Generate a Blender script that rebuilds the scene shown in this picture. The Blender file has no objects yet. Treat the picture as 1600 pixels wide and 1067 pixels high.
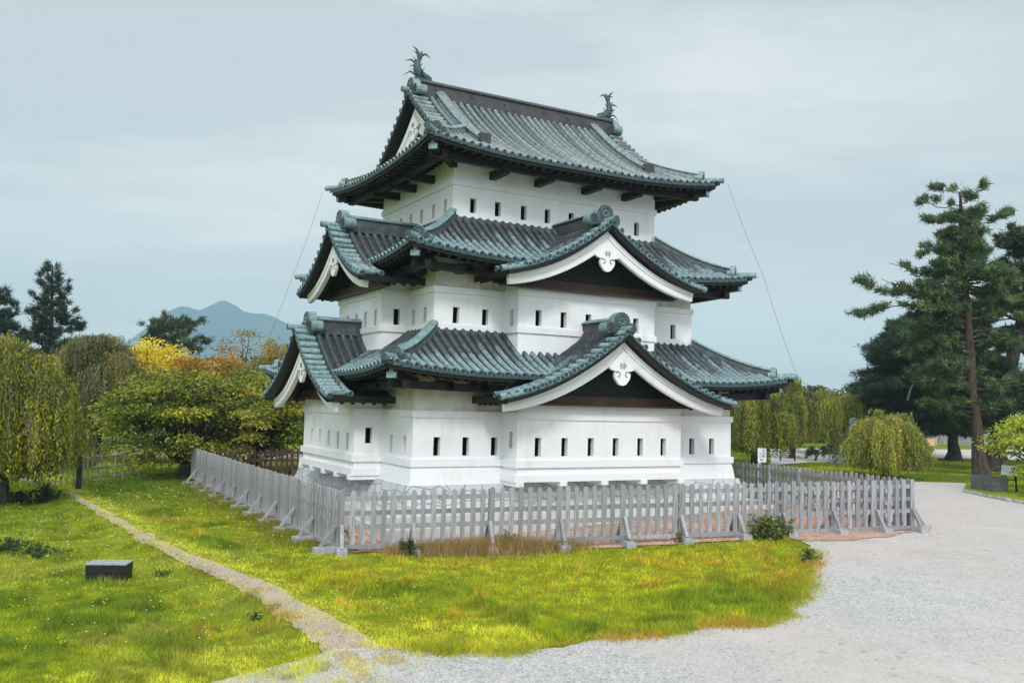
import bpy, math, random
import numpy as np
from mathutils import Vector, Matrix
from mathutils.geometry import delaunay_2d_cdt
rad = math.radians
random.seed(7); rng = np.random.default_rng(7)
scene = bpy.context.scene
COL = scene.collection

# ------------------------------------------------------------------ camera
CAM = np.array([-10.237, -23.997, 4.418]); YAW, PIT, ROL = rad(-29.169), rad(3.964), rad(1.446); FPX = 1415.867
def basis():
    f = np.array([-math.sin(YAW)*math.cos(PIT), math.cos(YAW)*math.cos(PIT), math.sin(PIT)])
    r = np.array([math.cos(YAW), math.sin(YAW), 0.]); u = np.cross(r, f)
    return math.cos(ROL)*r+math.sin(ROL)*u, -math.sin(ROL)*r+math.cos(ROL)*u, f
CR, CU, CF = basis()
cd = bpy.data.cameras.new('camera'); cam = bpy.data.objects.new('camera', cd); COL.objects.link(cam)
cam.matrix_world = Matrix(((CR[0], CU[0], -CF[0], CAM[0]), (CR[1], CU[1], -CF[1], CAM[1]), (CR[2], CU[2], -CF[2], CAM[2]), (0, 0, 0, 1)))
cd.sensor_width = 36; cd.lens = FPX/1600*36; cd.clip_start = .1; cd.clip_end = 20000
scene.camera = cam

# ------------------------------------------------------------------ sun and sky
SUN_EL, SUN_AZ = rad(40), math.atan2(-.55, -.8)          # direction TO the sun (x, y)
sdir = Vector((-.50*math.cos(SUN_EL), -.866*math.cos(SUN_EL), math.sin(SUN_EL)))
sl = bpy.data.lights.new('sun', 'SUN'); sl.energy = 1.5; sl.angle = rad(10); sl.color = (1, .965, .91)
so = bpy.data.objects.new('sun', sl); COL.objects.link(so)
so.rotation_euler = sdir.to_track_quat('Z', 'Y').to_euler(); so.location = (-10, -20, 60)
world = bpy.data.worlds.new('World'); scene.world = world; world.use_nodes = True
def build_world():
    nt = world.node_tree; nt.nodes.clear(); N = nt.nodes.new; L = nt.links.new
    out = N('ShaderNodeOutputWorld'); bg = N('ShaderNodeBackground'); bg.inputs['Strength'].default_value = .1
    sky = N('ShaderNodeTexSky'); sky.sky_type = 'NISHITA'; sky.sun_disc = False
    sky.sun_elevation = SUN_EL; sky.sun_rotation = math.atan2(sdir.x, sdir.y)
    geo = N('ShaderNodeNewGeometry'); mp = N('ShaderNodeMapping'); mp.inputs['Scale'].default_value = (1, 1, 3.4)
    mp.inputs['Rotation'].default_value = (0.12, .05, .4)
    L(geo.outputs['Incoming'], mp.inputs['Vector'])
    n1 = N('ShaderNodeTexNoise'); n1.inputs['Scale'].default_value = 1.9; n1.inputs['Detail'].default_value = 7; n1.inputs['Roughness'].default_value = .52; n1.inputs['Distortion'].default_value = .5
    L(mp.outputs[0], n1.inputs['Vector'])
    cr = N('ShaderNodeValToRGB'); e = cr.color_ramp.elements
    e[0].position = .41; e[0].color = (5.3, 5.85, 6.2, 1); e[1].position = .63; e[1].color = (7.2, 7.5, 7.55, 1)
    mp2 = N('ShaderNodeMapping'); mp2.inputs['Scale'].default_value = (1.2, 1.2, 9); mp2.inputs['Rotation'].default_value = (.25, -.12, .9); L(geo.outputs['Incoming'], mp2.inputs['Vector'])
    n2 = N('ShaderNodeTexNoise'); n2.inputs['Scale'].default_value = 2.6; n2.inputs['Detail'].default_value = 8; n2.inputs['Roughness'].default_value = .6; n2.inputs['Distortion'].default_value = .8; L(mp2.outputs[0], n2.inputs['Vector'])
    ad = N('ShaderNodeMath'); ad.operation = 'MULTIPLY_ADD'; ad.inputs[1].default_value = .30; L(n2.outputs['Fac'], ad.inputs[0]); sb = N('ShaderNodeMath'); sb.operation = 'SUBTRACT'; sb.inputs[1].default_value = .15; L(n1.outputs['Fac'], sb.inputs[0]); L(sb.outputs[0], ad.inputs[2])
    L(ad.outputs[0], cr.inputs[0])
    mx = N('ShaderNodeMix'); mx.data_type = 'RGBA'; mx.inputs['Factor'].default_value = .93
    L(sky.outputs[0], mx.inputs[6]); L(cr.outputs[0], mx.inputs[7]); 
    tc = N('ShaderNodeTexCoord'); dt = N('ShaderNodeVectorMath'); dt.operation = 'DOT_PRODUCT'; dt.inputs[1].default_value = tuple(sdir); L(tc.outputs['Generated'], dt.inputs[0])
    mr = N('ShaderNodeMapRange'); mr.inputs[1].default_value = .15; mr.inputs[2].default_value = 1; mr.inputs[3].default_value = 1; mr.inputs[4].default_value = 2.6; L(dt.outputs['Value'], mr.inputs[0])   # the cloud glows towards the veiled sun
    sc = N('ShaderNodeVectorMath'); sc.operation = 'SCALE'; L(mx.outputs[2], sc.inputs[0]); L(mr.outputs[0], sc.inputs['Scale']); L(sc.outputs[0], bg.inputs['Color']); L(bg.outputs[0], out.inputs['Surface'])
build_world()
scene.view_settings.view_transform = 'Standard'; scene.view_settings.look = 'None'; scene.view_settings.exposure = .27; scene.view_settings.gamma = 1
scene.cycles.max_bounces = 6; scene.cycles.diffuse_bounces = 3; scene.cycles.glossy_bounces = 2; scene.cycles.transmission_bounces = 3; scene.cycles.volume_bounces = 2
scene.cycles.transparent_max_bounces = 6

# ------------------------------------------------------------------ helpers
def ray(px, py): return CF+(px-800)/FPX*CR-(py-533)/FPX*CU
def ss(a, b, x):
    t = np.clip((np.asarray(x, float)-a)/(b-a), 0, 1); return t*t*(3-2*t)
def hash2(ix, iy, s): 
    h = np.sin(ix*127.1+iy*311.7+s*74.7)*43758.5453
    return h-np.floor(h)
def vnoise(x, y, s=0.):
    x = np.asarray(x, float); y = np.asarray(y, float)
    ix, iy = np.floor(x), np.floor(y); fx, fy = x-ix, y-iy
    fx = fx*fx*(3-2*fx); fy = fy*fy*(3-2*fy)
    return (hash2(ix, iy, s)*(1-fx)+hash2(ix+1, iy, s)*fx)*(1-fy)+(hash2(ix, iy+1, s)*(1-fx)+hash2(ix+1, iy+1, s)*fx)*fy
def fbm(x, y, s=0., o=4):
    v = 0; a = .5
    for k in range(o):
        v = v+a*vnoise(x*2**k, y*2**k, s+k*3.1); a *= .5
    return v
PATH = [(-5.3, -11.6), (-5.35, -9.8), (-5.5, -6.04), (-6.05, -3.23), (-6.6, .31), (-7.1, 5.7), (-7.7, 13.), (-8.2, 18.)]
def path_off(x, y):      # signed offset from the path centre line (negative = left of it)
    py = np.array([p[1] for p in PATH]); pxx = np.array([p[0] for p in PATH])
    return np.asarray(x)-np.interp(y, py, pxx)
def gz(x, y):
    x = np.asarray(x, float); y = np.asarray(y, float)
    z = .70+.42*ss(0, 12, x)*(1-.35*ss(-5, 5, y)*(1-ss(18, 30, x)))
    near = ss(-13.5, -10.5, y)*(1-ss(16, 22, y))
    d = path_off(x, y)
    z = z-.17*ss(.2, 1.3, -d)*near+.07*np.exp(-(d+.0)**2/.5)*near
    und = .07*(fbm(x*.35, y*.35, 4., 3)-.45)+.05*(vnoise(x*1.1, y*1.1, 9.)-.5)
    lawn = (1-ss(2, 6, x+0*y))*1.0
    return z+und*lawn*(1-ss(25, 35, y))
def G(px, py):            # the ground point seen at a photograph position
    d = ray(px, py); z = .8
    for k in range(12):
        p = CAM+d*((z-CAM[2])/d[2]); z = float(gz(p[0], p[1]))
    return np.array([p[0], p[1], z])
def GD(px, depth, dz=0): # the ground point at a given depth under a photograph column
    p = CAM+ray(px, 640)*depth; return np.array([p[0], p[1], float(gz(p[0], p[1]))+dz])

class MB:
    def __init__(s): s.v = []; s.f = []; s.m = []; s.sm = []; s.a = []; s.n = 0
    def add(s, V, F, mat=0, smooth=False, att=None):
        V = [tuple(map(float, p)) for p in V]; b = s.n
        s.v += V; s.n += len(V)
        s.a += [att if att else (0., 0.)]*len(V) if not isinstance(att, list) else att
        for f in F: s.f.append(tuple(i+b for i in f)); s.m.append(mat); s.sm.append(smooth)
    def box(s, x0, y0, z0, x1, y1, z1, mat=0):
        s.add([(x, y, z) for z in (z0, z1) for y in (y0, y1) for x in (x0, x1)],
              [(0, 2, 3, 1), (4, 5, 7, 6), (0, 1, 5, 4), (2, 6, 7, 3), (0, 4, 6, 2), (1, 3, 7, 5)], mat)
    def beam(s, a, b, w, h, mat=0, up=(0, 0, 1), att=None):   # a box along a-b, width w, height h
        a = Vector(a); b = Vector(b); d = (b-a).normalized(); upv = Vector(up)
        if abs(d.dot(upv)) > .999: upv = Vector((0, 1, 0))
        sd = d.cross(upv).normalized(); u = sd.cross(d)
        V = [p+sd*(i*w/2)+u*(j*h/2) for p in (a, b) for j in (-1, 1) for i in (-1, 1)]
        s.add(V, [(0, 2, 3, 1), (4, 5, 7, 6), (0, 1, 5, 4), (2, 6, 7, 3), (0, 4, 6, 2), (1, 3, 7, 5)], mat, False, att)
    def tube(s, pts, rs, n=8, mat=0, cap=True, att=None, capmat=None):
        pts = [Vector(p) for p in pts]
        if not hasattr(rs, '__len__'): rs = [rs]*len(pts)
        V = []; ref = Vector((.3, .2, 1)).normalized()
        for i, p in enumerate(pts):
            d = (pts[min(i+1, len(pts)-1)]-pts[max(i-1, 0)]).normalized()
            if abs(d.dot(ref)) > .98: ref = Vector((1, .1, .1)).normalized()
            a = d.cross(ref).normalized(); b = d.cross(a)
            V += [p+(a*math.cos(2*math.pi*k/n)+b*math.sin(2*math.pi*k/n))*rs[i] for k in range(n)]
        F = [(i*n+k, i*n+(k+1) % n, (i+1)*n+(k+1) % n, (i+1)*n+k) for i in range(len(pts)-1) for k in range(n)]
        s.add(V, F, mat, True, att)
        if cap:
            for r in (0, len(pts)-1): s.add(V[r*n:(r+1)*n], [tuple(range(n))], mat if capmat is None else capmat, False, att)
    def prism(s, poly, org, ax, ay, az, depth, mat=0, matside=None, att=None):   # extrude a 2-D outline along az
        org, ax, ay, az = (Vector(t) for t in (org, ax, ay, az)); n = len(poly)
        V = [org+ax*p[0]+ay*p[1]+az*d for d in (0, depth) for p in poly]
        s.add(V, [tuple(range(n-1, -1, -1)), tuple(range(n, 2*n))], mat, False, att)
        s.add(V, [(i, (i+1) % n, n+(i+1) % n, n+i) for i in range(n)], mat if matside is None else matside, False, att)
    def strip(s, A, B, mat=0, smooth=True, att=None):
        n = len(A); s.add(list(A)+list(B), [(i, i+1, n+i+1, n+i) for i in range(n-1)], mat, smooth, att)
    def build(s, name, mats, parent=None, att=False):
        me = bpy.data.meshes.new(name); me.from_pydata(s.v, [], s.f)
        for m in (mats if isinstance(mats, (list, tuple)) else [mats]): me.materials.append(m)
        me.polygons.foreach_set('material_index', s.m); me.polygons.foreach_set('use_smooth', s.sm)
        if att:
            for k, nm in enumerate(('tv', 'tr')):
                me.attributes.new(nm, 'FLOAT', 'POINT').data.foreach_set('value', [a[k] for a in s.a])
        me.update(); o = bpy.data.objects.new(name, me); COL.objects.link(o)
        if parent: o.parent = parent; o.matrix_parent_inverse = Matrix.Translation(-parent.location) if parent.type == 'EMPTY' else Matrix()
        return o
def tag(o, label=None, cat=None, group=None, kind=None):
    for k, v in (('label', label), ('category', cat), ('group', group), ('kind', kind)):
        if v: o[k] = v
    return o
def empty(name, loc, label, cat, group=None):
    o = bpy.data.objects.new(name, None); o.location = tuple(map(float, loc)); COL.objects.link(o); o.empty_display_size = .3
    return tag(o, label, cat, group)
def fast_mesh(name, V, k, mat, C=None, parent=None, smooth=False):   # V: (n*k,3) vertices of n separate k-gons, C: (n,3) colours
    n = len(V)//k; me = bpy.data.meshes.new(name)
    me.vertices.add(n*k); me.vertices.foreach_set('co', np.ascontiguousarray(V, np.float32).ravel())
    me.loops.add(n*k); me.loops.foreach_set('vertex_index', np.arange(n*k, dtype=np.int32))
    me.polygons.add(n); me.polygons.foreach_set('loop_start', np.arange(0, n*k, k, dtype=np.int32))
    me.materials.append(mat); me.update(calc_edges=True)
    if C is not None:
        c4 = np.ones((n*k, 4), np.float32); c4[:, :3] = np.repeat(np.clip(C, 0, 1), k, 0)
        me.attributes.new('Col', 'FLOAT_COLOR', 'POINT').data.foreach_set('color', c4.ravel())
    o = bpy.data.objects.new(name, me); COL.objects.link(o)
    if parent: o.parent = parent; o.matrix_parent_inverse = Matrix.Translation(-parent.location)
    return o

# ------------------------------------------------------------------ materials
class NT:
    def __init__(s, name, rough=.8, spec=.3):
        s.mat = bpy.data.materials.new(name); s.mat.use_nodes = True; s.t = s.mat.node_tree; s.b = s.t.nodes['Principled BSDF']
        s.b.inputs['Roughness'].default_value = rough; s.b.inputs['Specular IOR Level'].default_value = spec
    def n(s, t, **k):
        d = s.t.nodes.new('ShaderNode'+t)
        for a, v in k.items(): setattr(d, a, v)
        return d
    def l(s, a, b): s.t.links.new(a, b)
    def coord(s, kind='Object', scale=(1, 1, 1)):
        c = s.n('TexCoord'); m = s.n('Mapping'); m.inputs['Scale'].default_value = scale; s.l(c.outputs[kind], m.inputs[0]); return m.outputs[0]
    def noise(s, sc, det=5, rough=.55, vec=None, dist=0.):
        d = s.n('TexNoise'); d.inputs['Scale'].default_value = sc; d.inputs['Detail'].default_value = det; d.inputs['Roughness'].default_value = rough; d.inputs['Distortion'].default_value = dist
        s.l(vec if vec is not None else s.coord(), d.inputs['Vector']); return d.outputs['Fac']
    def ramp(s, fac, *st, interp='LINEAR'):
        r = s.n('ValToRGB'); e = r.color_ramp.elements; r.color_ramp.interpolation = interp
        while len(e) < len(st): e.new(.5)
        for i, (p, c) in enumerate(st):
            e[i].position = p; e[i].color = (*c, 1) if hasattr(c, '__len__') else (c, c, c, 1)
        s.l(fac, r.inputs[0]); return r.outputs[0]
    def mix(s, f, a, b, mode='MIX'):
        m = s.n('Mix', data_type='RGBA', blend_type=mode)
        for k, v in ((0, f), (6, a), (7, b)):
            if hasattr(v, 'is_linked'): s.l(v, m.inputs[k])
            elif hasattr(v, '__len__'): m.inputs[k].default_value = (*v, 1)
            else: m.inputs[k].default_value = v
        return m.outputs[2]
    def math(s, op, a, b=0.):
        m = s.n('Math', operation=op)
        for k, v in ((0, a), (1, b)):
            if hasattr(v, 'is_linked'): s.l(v, m.inputs[k])
            else: m.inputs[k].default_value = v
        return m.outputs[0]
    def attr(s, name, out='Fac'):
        a = s.n('Attribute'); a.attribute_name = name; return a.outputs[out]
    def col(s, c):
        if hasattr(c, 'is_linked'): s.l(c, s.b.inputs['Base Color'])
        else: s.b.inputs['Base Color'].default_value = (*c, 1)
    def bump(s, h, st=.3, d=.02):
        b = s.n('Bump'); b.inputs['Strength'].default_value = st; b.inputs['Distance'].default_value = d; s.l(h, b.inputs['Height']); s.l(b.outputs[0], s.b.inputs['Normal'])

def simple(name, c1, c2, sc=6, rough=.8, spec=.3, bump=.2, scale=(1, 1, 1), d=.01):
    m = NT(name, rough, spec); v = m.coord('Object', scale); f = m.noise(sc, 6, .6, v)
    m.col(m.ramp(f, (.3, c1), (.7, c2)))
    if bump: m.bump(m.noise(sc*4, 4, .6, v), bump, d)
    return m.mat
M = {}
def mk_plaster():
    m = NT('white_plaster', .75, .25)
    big = m.noise(.55, 6, .6); fine = m.noise(7, 5, .6, m.coord('Object', (1, 1, .22)))
    c = m.ramp(fine, (.25, (.80, .812, .83)), (.75, (.85, .862, .88)))
    st = m.math('MULTIPLY', m.ramp(big, (.43, 0.), (.70, 1.)), m.ramp(m.noise(2.3, 6, .65, m.coord('Object', (1, 1, .35))), (.45, 0.), (.8, 1.)))
    c = m.mix(m.math('MULTIPLY', st, .8), c, (.55, .46, .37)); c = m.mix(m.ramp(m.noise(3.5, 7, .7, m.coord('Object', (1, 1, .12))), (.60, 0.), (.82, .32)), c, (.60, .57, .54))
    m.col(c); m.bump(m.noise(14, 4), .12, .01); return m.mat
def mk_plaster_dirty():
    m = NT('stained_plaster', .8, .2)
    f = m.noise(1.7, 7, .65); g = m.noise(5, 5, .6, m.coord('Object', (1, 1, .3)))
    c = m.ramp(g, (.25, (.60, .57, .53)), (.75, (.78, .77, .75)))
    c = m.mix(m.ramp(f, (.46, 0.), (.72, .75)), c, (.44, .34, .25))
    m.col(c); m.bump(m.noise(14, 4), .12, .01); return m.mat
def mk_tile(name, sharp):
    m = NT(name, .52, .45)
    tv, tr = m.attr('tv'), m.attr('tr')
    n1 = m.noise(3.2, 6, .65); n2 = m.noise(11, 5, .6); n3 = m.noise(.9, 4, .6)
    f = m.math('ADD', m.math('MULTIPLY', tv, 1.0), m.math('ADD', m.math('MULTIPLY', m.math('SUBTRACT', tr, .5), sharp[2]), m.math('MULTIPLY', m.math('SUBTRACT', n1, .5), .9)))
    teal = m.ramp(n2, (.3, (.095, .165, .185)), (.55, (.21, .31, .33)), (.75, (.42, .51, .53)))
    old = m.ramp(m.math('ADD', n2, m.math('MULTIPLY', m.math('SUBTRACT', tr, .5), .5)), (.2, (.022, .033, .041)), (.45, (.048, .060, .070)), (.62, (.076, .074, .080)), (.78, (.070, .110, .125)), (.9, (.16, .225, .24)))
    c = m.mix(m.ramp(f, (sharp[0], 0.), (sharp[1], 1.)), teal, old)
    c = m.mix(m.ramp(n1, (.55, 0.), (.75, .5)), c, (.03, .045, .05))
    # horizontal joints of the tiles
    saw = m.math('FRACT', m.math('MULTIPLY', tv, sharp[3]))
    c = m.mix(m.ramp(saw, (.0, .55), (.1, 0.), (.9, 0.), (1., .55)), c, (.03, .04, .045))
    m.col(c); m.b.inputs['Metallic'].default_value = .0; m.bump(n2, .35, .012); return m.mat
def mk_top_tile():
    m = NT('grey_green_tile', .5, .45)
    tv, tr = m.attr('tv'), m.attr('tr'); n1 = m.noise(3.2, 6, .65); n2 = m.noise(11, 5, .6)
    c = m.ramp(m.math('ADD', n2, m.math('MULTIPLY', m.math('SUBTRACT', tr, .5), .35)), (.25, (.09, .118, .13)), (.5, (.22, .262, .275)), (.75, (.35, .395, .405)))
    c = m.mix(m.ramp(n1, (.54, 0.), (.74, .55)), c, (.045, .055, .055))
    c = m.mix(m.ramp(m.noise(2.1, 5, .6), (.6, 0.), (.75, .45)), c, (.16, .15, .11))
    saw = m.math('FRACT', m.math('MULTIPLY', tv, 14))
    c = m.mix(m.ramp(saw, (.0, .5), (.1, 0.), (.9, 0.), (1., .5)), c, (.03, .04, .045))
    m.col(c); m.bump(n2, .35, .012); return m.mat
def mk_waves():
    m = NT('carved_dark_panel', .6, .3)
    v = m.coord('Object', (1, 1, 1)); w = m.n('TexWave', wave_type='RINGS', rings_direction='SPHERICAL'); w.inputs['Scale'].default_value = 2.2; w.inputs['Distortion'].default_value = 3.; w.inputs['Detail'].default_value = 1.
    m.l(v, w.inputs['Vector'])
    m.col(m.ramp(w.outputs['Color'], (.3, (.003, .004, .005)), (.8, (.009, .017, .019)))); m.bump(w.outputs['Color'], .5, .02); return m.mat
def mk_stone_base():
    m = NT('fitted_stone', .85, .25)
    v = m.coord('Object', (1, 1, 1.8)); vo = m.n('TexVoronoi', feature='DISTANCE_TO_EDGE'); vo.inputs['Scale'].default_value = 1.75; vo.inputs['Randomness'].default_value = .85; m.l(v, vo.inputs['Vector'])
    vc = m.n('TexVoronoi'); vc.inputs['Scale'].default_value = 1.75; vc.inputs['Randomness'].default_value = .85; m.l(v, vc.inputs['Vector'])
    n = m.noise(9, 6, .65)
    c = m.mix(m.ramp(vc.outputs['Color'], (.2, 0.), (.9, .6)), m.ramp(n, (.3, (.50, .52, .55)), (.7, (.66, .69, .71))), (.47, .49, .52))
    e = m.ramp(vo.outputs['Distance'], (.0, 0.), (.011, 1.), interp='EASE')
    m.col(m.mix(e, (.035, .04, .05), c)); m.bump(m.math('ADD', m.ramp(vo.outputs['Distance'], (0., 0.), (.06, 1.)), m.math('MULTIPLY', n, .35)), .7, .05); return m.mat
def mk_leaf(name, trans=.35):
    m = NT(name, .55, .25); c = m.attr('Col', 'Color'); m.col(c)
    t = m.n('BsdfTranslucent'); m.l(c, t.inputs['Color']); mx = m.n('MixShader'); mx.inputs[0].default_value = trans
    o = m.t.nodes['Material Output']; m.l(m.b.outputs[0], mx.inputs[1]); m.l(t.outputs[0], mx.inputs[2]); m.l(mx.outputs[0], o.inputs['Surface']); return m.mat
def mk_bark(name, a, b):
    m = NT(name, .9, .15); v = m.coord('Object', (1, 1, .18)); w = m.n('TexVoronoi'); w.inputs['Scale'].default_value = 9; m.l(v, w.inputs['Vector'])
    n = m.noise(5, 6, .7, v); m.col(m.ramp(m.math('ADD', m.math('MULTIPLY', n, .7), m.math('MULTIPLY', w.outputs['Distance'], .5)), (.3, a), (.75, b))); m.bump(w.outputs['Distance'], .8, .05); return m.mat
def mk_grey_wood(name, c1, c2, c3):
    m = NT(name, .85, .2); v = m.coord('Object', (9, 9, .9)); n = m.noise(2.5, 6, .65, v); n2 = m.noise(1.3, 4)
    oi = m.n('ObjectInfo')
    c = m.ramp(n, (.28, c1), (.5, c2), (.75, c3)); c = m.mix(m.ramp(n2, (.5, 0.), (.75, .5)), c, (c1[0]*1.2, c1[1]*1.1, c1[2]))
    c = m.mix(m.math('MULTIPLY', oi.outputs['Random'], .62), c, (c1[0]*.95, c1[1]*.95, c1[2]*.97))
    m.col(c); m.bump(n, .35, .01); return m.mat
def mk_ground():
    m = NT('turf', .95, .1); v = m.coord()
    a = m.noise(.33, 5, .6, v); b = m.noise(2.2, 6, .65, v); c = m.noise(22, 5, .7, v)
    g = m.ramp(b, (.25, (.10, .16, .012)), (.5, (.21, .27, .014)), (.75, (.33, .34, .025)))
    g = m.mix(m.ramp(a, (.45, 0.), (.7, .6)), g, (.30, .31, .02))
    g = m.mix(m.ramp(c, (.3, .5), (.6, 0.)), g, (.05, .085, .01))
    ln = m.n('VectorMath', operation='LENGTH'); m.l(v, ln.inputs[0]); far = m.n('MapRange'); far.inputs[1].default_value = 70; far.inputs[2].default_value = 130; m.l(ln.outputs['Value'], far.inputs[0])
    g = m.mix(far.outputs[0], g, (.045, .062, .035))     # woodland beyond the park
    m.col(g); m.bump(c, .6, .04); return m.mat
def mk_gravel(name, lo, mid, hi, sc, patch):
    m = NT(name, .92, .15); v = m.coord()
    vo = m.n('TexVoronoi'); vo.inputs['Scale'].default_value = sc; m.l(v, vo.inputs['Vector'])
    v2 = m.n('TexVoronoi'); v2.inputs['Scale'].default_value = sc*.32; m.l(v, v2.inputs['Vector'])
    n = m.noise(.16, 5, .6, v, .6); n2 = m.noise(1.3, 7, .75, v); n3 = m.noise(.45, 6, .65, m.coord('Object', (1, .35, 1))); f = m.noise(sc*.22, 5, .8, v)
    c = m.ramp(m.mix(.45, vo.outputs['Color'], f), (.28, lo), (.5, mid), (.72, hi))
    c = m.mix(m.ramp(n, (.40, 0.), (.58, .75)), c, patch)
    c = m.mix(m.ramp(n2, (.5, 0.), (.78, .5)), c, lo)
    c = m.mix(m.ramp(n3, (.52, 0.), (.7, .35)), c, hi)
    c = m.mix(m.ramp(v2.outputs['Color'], (.80, 0.), (.95, .45)), c, tuple(.55*x for x in lo))
    m.col(c); m.bump(m.math('ADD', vo.outputs['Distance'], m.math('MULTIPLY', f, 1.5)), .8, .025); return m.mat
M['plaster'] = mk_plaster(); M['dirty'] = mk_plaster_dirty()
M['tile'] = mk_tile('patina_tile', (.42, .62, .5, 8.)); M['toptile'] = mk_top_tile()
M['pan'] = simple('valley_tile', (.016, .026, .031), (.065, .088, .095), 5, .55, .4, .3)
M['ridge'] = simple('dark_copper_ridge', (.025, .036, .042), (.10, .125, .13), 3.5, .5, .45, .3)
M['ridgebrown'] = simple('brown_copper_ridge', (.028, .032, .037), (.080, .073, .078), 3, .5, .45, .3)
M['patina'] = simple('pale_patina', (.09, .165, .175), (.29, .40, .405), 6, .5, .4, .3)
M['oldpatina'] = simple('stained_patina', (.07, .095, .10), (.30, .365, .36), 7, .5, .4, .4)
M['tileend'] = simple('tile_end', (.02, .045, .05), (.06, .10, .11), 12, .5, .4, .4)
M['wood'] = simple('dark_eave_timber', (.003, .003, .004), (.013, .010, .0095), 5, .6, .35, .3)  # dark timber, blackened further for the shadow under the eaves
M['redwood'] = simple('red_brown_timber', (.025, .010, .007), (.06, .028, .018), 4, .55, .35, .3, (1, 1, 4))
M['waves'] = mk_waves(); M['stone'] = mk_stone_base()
M['dark'] = simple('window_dark', (.004, .004, .005), (.010, .009, .009), 5, .7, .2, 0)
M['emblem'] = simple('worn_gilt', (.25, .13, .08), (.45, .28, .18), 30, .5, .4, .2)
M['slab'] = simple('concrete', (.50, .49, .48), (.66, .65, .64), 2.5, .85, .2, .2)
M['shachi'] = simple('weathered_bronze', (.012, .026, .032), (.075, .14, .155), 14, .5, .45, .6)
M['greywood'] = mk_grey_wood('silvered_wood', (.185, .183, .193), (.355, .355, .37), (.53, .53, .54))
M['shadewood'] = mk_grey_wood('shade_brown_wood', (.05, .034, .028), (.10, .068, .055), (.16, .12, .10))  # same fence wood, its backlit shade put into the brown
M['block'] = simple('footing_block', (.27, .275, .29), (.47, .475, .49), 6, .9, .2, .3)
M['leaf'] = mk_leaf('leaves', .24); M['needle'] = mk_leaf('needles', .15); M['blade'] = mk_leaf('grass_blades', .4)
M['bark'] = mk_bark('bark', (.02, .017, .016), (.075, .065, .06)); M['pinebark'] = mk_bark('pine_bark', (.022, .016, .014), (.10, .072, .062))
M['twig'] = simple('pale_twig', (.12, .11, .10), (.27, .25, .23), 8, .9, .1, 0)
M['turf'] = mk_ground()
M['gravel'] = mk_gravel('grey_gravel', (.34, .33, .325), (.53, .515, .50), (.70, .68, .655), 40, (.61, .53, .49))
M['pebble'] = mk_gravel('red_pebbles', (.15, .07, .05), (.50, .29, .21), (.76, .56, .47), 13, (.46, .29, .22))
M['dirt'] = mk_gravel('bare_dirt', (.33, .24, .19), (.53, .41, .34), (.64, .53, .46), 46, (.55, .47, .29))
M['steel'] = simple('wire_steel', (.10, .11, .12), (.16, .17, .18), 5, .5, .4, 0)

# ------------------------------------------------------------------ terrain
def sheet(name, mat, xs, ys, dz=0):
    X, Y = np.meshgrid(xs, ys); Z = gz(X, Y)+dz; V = np.stack([X, Y, Z], -1).reshape(-1, 3)
    nx, ny = len(xs), len(ys); i = (np.arange(ny-1)[:, None]*nx+np.arange(nx-1)[None]).ravel()
    F = np.stack([i, i+1, i+nx+1, i+nx], 1)
    me = bpy.data.meshes.new(name); me.from_pydata(V.tolist(), [], F.tolist()); me.materials.append(mat)
    me.polygons.foreach_set('use_smooth', [True]*len(F)); o = bpy.data.objects.new(name, me); COL.objects.link(o); return o
def axis(lo, hi, step, far):
    c = np.arange(lo, hi+1e-6, step); g = []; d = step; p = hi
    while p < far: d *= 1.35; p += d; g.append(p)
    h = []; d = step; p = lo
    while p > -far: d *= 1.35; p -= d; h.append(p)
    return np.clip(np.array(h[::-1]+list(c)+g), -far, far)
tag(sheet('ground', M['turf'], axis(-24, 46, .5, 3000), axis(-24, 42, .5, 3000)), kind='structure')
def inpoly(P, poly):
    x, y = P[:, 0], P[:, 1]; r = np.zeros(len(P), bool); n = len(poly)
    for i in range(n):
        x0, y0 = poly[i]; x1, y1 = poly[(i+1) % n]
        if y0 == y1: continue
        c = ((y0 > y) != (y1 > y)) & (x < (x1-x0)*(y-y0)/(y1-y0)+x0); r ^= c
    return r
def rough_edge(poly, step, amp, s):
    out = []; n = len(poly)
    for i in range(n):
        a, b = np.array(poly[i][:2], float), np.array(poly[(i+1) % n][:2], float); L = np.linalg.norm(b-a); k = max(1, int(L/step))
        if L > 60: k = max(1, int(L/8))
        nn = np.array([-(b-a)[1], (b-a)[0]])/max(L, 1e-6)
        for j in range(k):
            p = a+(b-a)*j/k; w = 0 if L > 60 else amp*(fbm(p[0]*1.6, p[1]*1.6, s, 4)-.47)*2+amp*.7*(vnoise(p[0]*7, p[1]*7, s+5)-.5)
            out.append(tuple(p+nn*w))
    return out
def overlay(name, poly, mat, dz, inner, step=.14, amp=.22, s=1., kind='structure'):
    e = rough_edge(poly, step, amp, s); E = np.array(e); lo, hi = E.min(0), E.max(0)
    gx, gy = np.meshgrid(np.arange(lo[0], hi[0], inner), np.arange(lo[1], hi[1], inner)); Q = np.stack([gx.ravel(), gy.ravel()], 1)
    Q = Q[inpoly(Q, e)]
    pts = [Vector(p) for p in e]+[Vector(p) for p in Q.tolist()]; n = len(e)
    r = delaunay_2d_cdt(pts, [(i, (i+1) % n) for i in range(n)], [list(range(n))], 1, 1e-5)
    P = np.array([tuple(p) for p in r[0]]); Z = gz(P[:, 0], P[:, 1])+dz
    me = bpy.data.meshes.new(name); me.from_pydata(np.column_stack([P, Z]).tolist(), [], [list(f) for f in r[2]]); me.materials.append(mat)
    me.polygons.foreach_set('use_smooth', [True]*len(me.polygons)); o = bpy.data.objects.new(name, me); COL.objects.link(o); o['kind'] = kind; return e
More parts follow.
